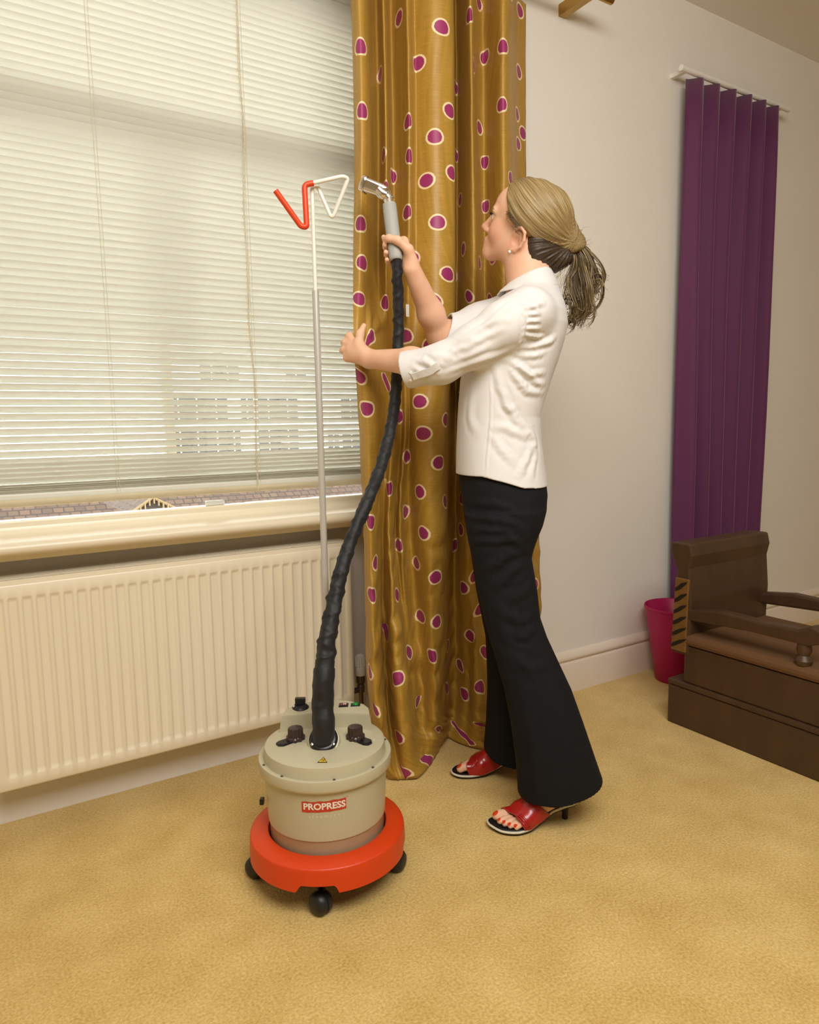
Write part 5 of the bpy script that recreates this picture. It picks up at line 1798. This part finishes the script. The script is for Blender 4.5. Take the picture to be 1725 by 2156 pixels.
# ---------------------------------------------------------------- sandals
M_sred = mat('red_leather', 'A8191B', 0.28, var=0.15, vscale=60, bump=0.15, bscale=220, coat=0.3, bdist=0.0008)
M_insole = mat('black_insole', '131010', 0.5)
M_welt = mat('cream_welt', 'D9D2BE', 0.5)
outl = [(0.0, 0.0), (0.004, 0.016), (0.018, 0.027), (0.045, 0.031), (0.085, 0.029), (0.12, 0.033), (0.155, 0.043), (0.185, 0.046), (0.212, 0.040), (0.235, 0.025), (0.250, 0.000), (0.2525, -0.016), (0.247, -0.030), (0.228, -0.040), (0.195, -0.042), (0.155, -0.036), (0.115, -0.029), (0.075, -0.028), (0.040, -0.030), (0.015, -0.025), (0.003, -0.013)]
ol = spline(outl + [outl[0]], 4)[:-1]
for i, ft in enumerate(FEET):
    sd = bpy.data.objects.new('sandal', None)
    put(sd, person)
    base = fp(ft, 0, 0, 0)
    sd.location = tuple(base)
    sd['label'] = 'red leather slide sandal with low black heel'
    rel = lambda P: np.asarray(P) - base
    npt = len(ol)
    cen = np.array([0.125, 0.0])

    def layer(scale, dz):
        return [rel(fp(ft, *(cen + (p - cen) * scale), float(sole_z(p[0])) + dz)) for p in ol]
    # insole as a grid so that it follows the arch
    V, F = [], []
    ss = np.linspace(0.0015, 0.251, 60)
    up_ = np.array(sorted([tuple(p) for p in ol if p[1] >= 0] + [(0, 0), (0.2515, -0.01)]))
    for s in ss:
        hi_ = max([np.interp(s, up_[:, 0], up_[:, 1])])
        lo_pts = np.array(sorted([tuple(p) for p in ol if p[1] <= 0]))
        lo_ = np.interp(s, lo_pts[:, 0], lo_pts[:, 1])
        for t in np.linspace(0, 1, 7):
            V.append(rel(fp(ft, s, (lo_ + (hi_ - lo_) * t) * 0.97, float(sole_z(s)) + 0.0075)))
    F = [(a * 7 + c, (a + 1) * 7 + c, (a + 1) * 7 + c + 1, a * 7 + c + 1) for a in range(59) for c in range(6)]
    o = obj('insole', V, F, M_insole, sd, True)
    m_ = o.modifiers.new('thickness', 'SOLIDIFY'); m_.thickness = 0.006; m_.offset = -1 if ft[0] > 0 else 1
    wl_ = layer(1.0, 0.0045)
    MB().tube(np.array(wl_ + wl_[:2]), 0.0032, 8, caps=False).build('welt', M_welt, sd, True)
    ws_ = layer(0.985, 0.0005)
    MB().tube(np.array(ws_ + ws_[:2]), 0.0028, 8, caps=False).build('outsole_edge', M_insole, sd, True)
    hc = rel(fp(ft, 0.034, 0, 0))
    MB().lathe([(0.0001, 0.0), (0.0075, 0.0), (0.0085, 0.004), (0.008, 0.016), (0.011, 0.032), (0.018, 0.046), (0.0001, 0.0475)], 20, hc).build('heel', M_black, sd, True, 45)
    # upper: band of leather hugging the foot
    prs = ft[5]
    side, h_, fs_, fl2, _ = ft[:5]

    def band_post(P, d, fs_=fs_, fl2=fl2, h_=h_, side=side):
        s = (P - h_) @ fs_
        lat = ((P - h_) @ fl2) * side
        sz = sole_z(s)
        hgt = P[:, 2] - sz
        # hull: make the band drop straight to the sole edge
        dd = d - 0.0042
        s0 = 0.094 - 0.004 * np.clip(lat / 0.04, -1, 1) + 0.034 * np.clip(hgt / 0.05, 0, 1)
        s1 = 0.186 - 0.016 * np.clip(lat / 0.04, -1, 1) + 0.014 * np.clip(hgt / 0.05, 0, 1)
        shell = np.maximum(dd, -(dd + 0.0035))
        shell = np.maximum(shell, np.maximum(s0 - s, s - s1))
        return np.maximum(shell, 0.004 - hgt)
    strap_prims = [p for p in prs]
    # fill the hollow between foot and sole edge so that the leather drapes smoothly
    T0 = 0.008
    for s_ in (0.10, 0.13, 0.16, 0.185):
        wd = float(np.interp(s_, [0.1, 0.13, 0.16, 0.185], [0.028, 0.034, 0.040, 0.040]))
        hh = float(np.interp(s_, [0.1, 0.13, 0.16, 0.185], [0.062, 0.050, 0.040, 0.032]))
        strap_prims.append(ell(fp(ft, s_, 0.0, float(sole_z(s_)) + 0.004), (0.035, 0.035, 0.035), None, 0.0) if False else Prim(
            (lambda C_, W_, H_, fs_=fs_, fl2=fl2: (lambda P: ((np.abs((P - C_) @ fs_) / 0.03) ** 2 + (np.abs((P - C_) @ fl2) / W_) ** 2.4 + (np.abs((P - C_)[:, 2]) / H_) ** 2.4) ** (1 / 2.3) * W_ - W_))(fp(ft, s_, 0.002, float(sole_z(s_)) + 0.004), wd, hh),
            fp(ft, s_, 0, 0.03), 0.07, 0.012))
    c0_ = fp(ft, 0.145, 0, 0.035)
    Vx, Qx = sdf_mesh(strap_prims, c0_ - np.array([0.085, 0.085, 0.04]), c0_ + np.array([0.085, 0.085, 0.06]), 0.0017, band_post)
    Vx = relax(Vx, Qx, 1, 0.4)
    mesh_np('strap', Vx - base, Qx, M_sred, sd)
    # pleated bow lying across the band on the outer side
    NX = normals(Vx, Qx)
    axp, ayp, azp = project(Vx)
    spx_ = [(1092, 1718), (1099, 1726), (1106, 1734), (1112, 1742)] if i == 0 else [(1002, 1604), (1000, 1608), (997, 1612), (995, 1616)]
    for off in ((-5, -1.5), (-2, -0.5), (1, 0.5), (4, 1.5)):
        path = []
        for x, y in spx_:
            e = (axp - (x + off[0])) ** 2 + (ayp - (y - off[0] * 0.8)) ** 2
            i_ = np.argmin(np.where(((CAML - Vx) * NX).sum(1) > 0, e + azp * 40, 9e9))
            path.append(Vx[i_] + NX[i_] * 0.0016 - base)
        if len(path) >= 3:
            MB().tube(spline(path, 4), 0.0030, 8).build('pleat', M_sred, sd, True)

# ---------------------------------------------------------------- hair
M_hair, nt, N, L, b = nmat('blonde_brown_hair')
aS = N.new('ShaderNodeAttribute'); aS.attribute_name = 'strand'
aD = N.new('ShaderNodeAttribute'); aD.attribute_name = 'dark'
aR = N.new('ShaderNodeAttribute'); aR.attribute_name = 'radial'
cb_ = N.new('ShaderNodeCombineXYZ'); L.new(aS.outputs['Fac'], cb_.inputs[0]); L.new(aR.outputs['Fac'], cb_.inputs[1])
mpn = N.new('ShaderNodeMapping'); mpn.inputs['Scale'].default_value = (55, 2.0, 1)
L.new(cb_.outputs[0], mpn.inputs[0])
n1 = N.new('ShaderNodeTexNoise'); n1.inputs['Scale'].default_value = 1.0; n1.inputs['Detail'].default_value = 6; n1.inputs['Roughness'].default_value = 0.7
L.new(mpn.outputs[0], n1.inputs['Vector'])
rp_ = N.new('ShaderNodeValToRGB')
rp_.color_ramp.elements[0].position = 0.36; rp_.color_ramp.elements[0].color = (*lin('5C4A30'), 1)
rp_.color_ramp.elements[1].position = 0.64; rp_.color_ramp.elements[1].color = (*lin('C9B081'), 1)
e_ = rp_.color_ramp.elements.new(0.5); e_.color = (*lin('917849'), 1)
L.new(n1.outputs['Fac'], rp_.inputs[0])
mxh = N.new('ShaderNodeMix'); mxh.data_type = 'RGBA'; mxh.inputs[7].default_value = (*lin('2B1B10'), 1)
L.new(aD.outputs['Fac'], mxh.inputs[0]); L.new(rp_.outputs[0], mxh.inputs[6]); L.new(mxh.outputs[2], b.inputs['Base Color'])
b.inputs['Roughness'].default_value = 0.42
b.inputs['Specular IOR Level'].default_value = 0.5
bph = N.new('ShaderNodeBump'); bph.inputs['Strength'].default_value = 0.5; bph.inputs['Distance'].default_value = 0.0012
L.new(n1.outputs['Fac'], bph.inputs['Height']); L.new(bph.outputs[0], b.inputs['Normal'])

gather = PP(1204, 517, 0.010)
gl_ = hloc(gather)


def near_side(x, y, b_=0.075):
    return hloc(PP(x, y, b_))[[0, 2]]


# outline of the smooth combed hair in the head's own side plane
low_edge = [near_side(x, y) for x, y in ((1060, 400), (1063, 425), (1066, 450), (1076, 471), (1090, 484), (1104, 495), (1122, 511), (1142, 525), (1165, 533), (1190, 532))]
poly = np.array(low_edge + [gl_[[0, 2]] + np.array([-0.01, -0.02]), np.array([-0.2, 0.0]), np.array([-0.2, 0.25]), np.array([low_edge[0][0] + 0.02, 0.25]), low_edge[0] + np.array([0.012, 0.03])])


def poly_sd(q, poly):
    d = np.full(len(q), 9e9)
    ins = np.zeros(len(q), bool)
    m = len(poly)
    for i in range(m):
        a, c = poly[i], poly[(i + 1) % m]
        e = c - a
        w_ = q - a
        t = np.clip((w_ @ e) / (e @ e), 0, 1)
        d = np.minimum(d, np.linalg.norm(w_ - t[:, None] * e, axis=1))
        cond = ((a[1] > q[:, 1]) != (c[1] > q[:, 1])) & (q[:, 0] < (c[0] - a[0]) * (q[:, 1] - a[1]) / (c[1] - a[1] + 1e-12) + a[0])
        ins ^= cond
    return np.where(ins, -d, d)


hair_prims = [hell(-0.020, 0, 0.038, 0.108, 0.084, 0.083, 0.02), hell(0.018, 0, 0.036, 0.072, 0.0765, 0.068, 0.03),
              cone(hp_(-0.03, 0.045, 0.02), gather, 0.036, 0.022, 0.04), cone(hp_(-0.03, -0.045, 0.02), gather, 0.036, 0.022, 0.04), cone(hp_(-0.05, 0, 0.03), gather, 0.045, 0.024, 0.04)]


def strand_angle(l):
    """direction of the combed strands: they fan out of the gathering point"""
    P = l * HS @ HR.T + HO
    dx, dz = P[:, 0] - gather[0], P[:, 2] - gather[2]
    r = np.hypot(dx, dz) / 0.00133
    ang = np.degrees(np.arctan2(dz, dx))
    ang = np.where(ang < -130, ang + 360, ang)
    return (ang + 31 - 0.38 * r) / np.maximum(131 - 0.58 * r, 20) * 2.3 + np.abs(P[:, 1]) * 0.8


def hair_post(P, d):
    l = hloc(P)
    th = strand_angle(l)
    fade = np.clip(np.linalg.norm(P - gather, axis=1) / 0.06, 0.1, 1)
    d = d + fade * (0.0005 * np.sin(th * 61) + 0.0005 * np.sin(th * 97 + 1.0) + 0.0011 * np.sin(th * 19 + 0.4))
    return smax(d, poly_sd(l[:, [0, 2]], poly), 0.010)


clo = HO - 0.19
Vh, Qh = sdf_mesh(hair_prims, clo, HO + np.array([0.15, 0.15, 0.19]), 0.0021, hair_post)
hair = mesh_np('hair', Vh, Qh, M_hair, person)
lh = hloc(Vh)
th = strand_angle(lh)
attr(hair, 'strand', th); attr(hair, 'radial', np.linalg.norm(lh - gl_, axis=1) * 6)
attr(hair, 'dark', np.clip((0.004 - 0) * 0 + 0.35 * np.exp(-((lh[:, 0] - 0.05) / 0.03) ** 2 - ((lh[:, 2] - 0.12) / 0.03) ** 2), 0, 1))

# darker hair of the nape and the short hair before the ear
nape = [cone(hloc(0 * gather + PP(1128, 520, .03)) @ HR.T + HO, PP(1180, 545, .02), 0.042, 0.030, 0.03), cone(PP(1126, 520, -.03), PP(1180, 545, -.02), 0.042, 0.030, 0.03), cone(PP(1135, 535, .02), PP(1160, 556, 0.0), 0.034, 0.020, 0.03), cone(PP(1180, 540, 0), gather, 0.028, 0.022, 0.03)]
npoly = np.array([PP(x, y, 0.05)[[0, 2]] for x, y in ((1109, 497), (1110, 520), (1114, 545), (1122, 556), (1150, 566), (1175, 570), (1215, 545), (1215, 500), (1150, 480))])


def nape_post(P, d):
    th_ = np.arctan2(P[:, 2] - gather[2], P[:, 0] - gather[0])
    d = d + 0.0012 * np.sin(th_ * 60) + 0.001 * np.sin(th_ * 31 + P[:, 1] * 60)
    return smax(d, poly_sd(P[:, [0, 2]], npoly), 0.008)


lo_ = np.minimum(PP(1090, 600, -.1), PP(1225, 600, -.1)); hi_ = np.maximum(PP(1090, 470, .1), PP(1225, 470, .1))
lo_ = np.array([min(PP(1225, 600, 0)[0], PP(1090, 600, 0)[0]), -0.11, PP(1150, 600, 0)[2]]); hi_ = np.array([max(PP(1225, 600, 0)[0], PP(1085, 600, 0)[0]), 0.11, PP(1150, 470, 0)[2]])
Vn, Qn = sdf_mesh(nape, lo_, hi_, 0.0024, nape_post)
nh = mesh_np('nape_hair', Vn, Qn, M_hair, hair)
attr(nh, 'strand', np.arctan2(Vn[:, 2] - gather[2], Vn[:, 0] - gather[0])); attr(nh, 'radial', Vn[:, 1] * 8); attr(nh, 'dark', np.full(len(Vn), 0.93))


def strands(name, paths, parent, r0=0.0011, dark=(0.2, 0.9), ns=5, seed=1):
    rgn = random.Random(seed)
    V, F, A1, A2, A3 = [], [], [], [], []
    for pth, rr_ in paths:
        m = len(pth)
        rad_ = [rr_ * (1.0 - 0.75 * (k_ / (m - 1)) ** 2) for k_ in range(m)]
        v, f = tube_geo(pth, rad_, ns, True)
        n0 = len(V)
        V += list(v)
        F += [tuple(i + n0 for i in q) for q in f]
        s_ = rgn.uniform(0, 9); d_ = rgn.uniform(*dark)
        A1 += [s_] * len(v); A2 += list(np.repeat(np.linspace(0, 1.5, m), ns)); A3 += [d_] * len(v)
    o = obj(name, V, F, M_hair, parent, True)
    attr(o, 'strand', np.array(A1)); attr(o, 'radial', np.array(A2)); attr(o, 'dark', np.array(A3))
    return o


# ponytail: curly locks hanging from the gathering point
rg = random.Random(21)
spine = [(1205, 516), (1218, 528), (1226, 560), (1226, 600), (1218, 640), (1206, 668), (1200, 688)]
paths = []
for lk in range(46):                 # locks of strands that curl together
    l_side, l_dep, l_len = rg.gauss(0, 0.95), rg.gauss(0, 0.9), rg.uniform(0.6, 1.0)
    l_ph, l_tw, l_cr = rg.uniform(0, 6.28), rg.uniform(7, 16), rg.uniform(0.004, 0.014)
    for st_ in range(9):
        side_ = l_side + rg.gauss(0, 0.16)
        dep = l_dep + rg.gauss(0, 0.16)
        ln = min(1.0, l_len + rg.gauss(0, 0.04))
        ph = l_ph + rg.gauss(0, 0.25); tw = l_tw; cr = l_cr * rg.uniform(0.8, 1.2)
        pts = []
        sp_ = spline(np.array(spine, float), 7)
        nmax = int(len(sp_) * ln)
        for j in range(0, nmax):
            u = j / (len(sp_) - 1)
            spread = 4 + 22 * min(1, u * 2.2) * (1.05 - 0.45 * max(0, u - 0.55) / 0.45)
            x, y = sp_[j]
            x += side_ * spread * 0.66 + (abs(side_) * 5 * u)
            y += abs(side_) * -6 * math.sin(u * 3.1) + (14 if side_ < -0.6 else 0) * u
            c_ = cr * min(1.3, u * 1.9)
            p = PP(x, y, 0.008 + dep * 0.022 * min(1, 0.3 + u * 1.6))
            p = p + np.array([c_ * math.cos(ph + tw * u), c_ * math.sin(ph + tw * u), c_ * 0.7 * math.sin(ph * 1.3 + tw * u)])
            pts.append(p)
        if len(pts) > 4:
            paths.append((np.array(pts), rg.uniform(0.0008, 0.0019)))
# bold curls at the bottom and on the outside
for i in range(70):
    cx0, cy0 = rg.choice([(1195, 635), (1200, 660), (1215, 650), (1235, 640), (1255, 615), (1262, 590), (1248, 570), (1205, 675), (1190, 620), (1240, 655)])
    cx0 += rg.gauss(0, 5); cy0 += rg.gauss(0, 6)
    R0 = rg.uniform(6, 15); ph = rg.uniform(0, 6.28); sg = rg.choice((-1, 1)); bb = rg.gauss(0.012, 0.018)
    pts = []
    for j in range(22):
        t = j / 21
        a_ = ph + sg * t * rg.uniform(4.2, 4.4)
        R1 = R0 * (1 - 0.45 * t)
        pts.append(PP(cx0 + R1 * math.cos(a_), cy0 + R1 * 1.25 * math.sin(a_) + 8 * t, bb + 0.01 * math.cos(a_ * 0.7)))
    paths.append((np.array(pts), rg.uniform(0.0006, 0.0014)))
strands('ponytail', paths, hair, dark=(0.15, 0.85), seed=3)
# hair swept over the tie
paths = []
for i in range(60):
    t0 = rg.uniform(0, 1)
    y0 = 500 + 38 * t0
    x0 = 1170 + rg.uniform(-12, 10)
    bb = 0.055 - 0.03 * t0 + rg.gauss(0, 0.006)
    pts = [PP(x0, y0 + 6, bb), PP(1192, 522 + 6 * t0 + rg.gauss(0, 3), 0.035 + rg.gauss(0, .004)), PP(1208, 514 + rg.gauss(0, 3), 0.024), PP(1219 + rg.gauss(0, 3), 508 + rg.gauss(0, 6), 0.010 + rg.gauss(0, 0.01))]
    paths.append((spline(pts, 6), rg.uniform(0.0006, 0.0012)))
strands('tie_wrap', paths, hair, dark=(0.0, 0.3), seed=4)
# fly-away hairs
paths = []
for i in range(46):
    a0 = rg.uniform(0, 1)
    x0, y0 = (1205 + rg.gauss(0, 8), 514 + rg.gauss(0, 8))
    ex_, ey_ = rg.choice([(1225, 490), (1215, 482), (1240, 505), (1262, 560), (1270, 585), (1266, 620), (1185, 600), (1175, 590), (1160, 600), (1240, 680), (1205, 695), (1225, 688)])
    ex_ += rg.gauss(0, 6); ey_ += rg.gauss(0, 6)
    mx_, my_ = (x0 + ex_) / 2 + rg.gauss(0, 10), (y0 + ey_) / 2 + rg.gauss(0, 8)
    bb = rg.gauss(0.01, 0.02)
    paths.append((spline([PP(x0, y0, 0.01), PP(mx_, my_, bb), PP(ex_, ey_, bb), PP(ex_ + rg.gauss(0, 6), ey_ + rg.gauss(0, 6), bb)], 8), 0.00045))
strands('flyaway_hair', paths, hair, dark=(0.2, 0.7), seed=5)
# short hair in front of the ear and along the hairline
paths = []
for i in range(60):
    t = rg.random()
    x0 = 1064 + 22 * t + rg.gauss(0, 1.5); y0 = 448 + 38 * t * t + rg.gauss(0, 4)
    bb = 0.060 + 0.014 * t
    p0, p1 = PP(x0, y0, bb), PP(x0 + rg.uniform(10, 18), y0 + rg.uniform(8, 16), bb + 0.012)
    l0 = hloc(p0)
    paths.append((np.array([p0, (p0 + p1) / 2 + np.array([0, 0.003, 0]), p1]), 0.0005))
strands('temple_hair', paths, hair, dark=(0.3, 0.7), seed=6)
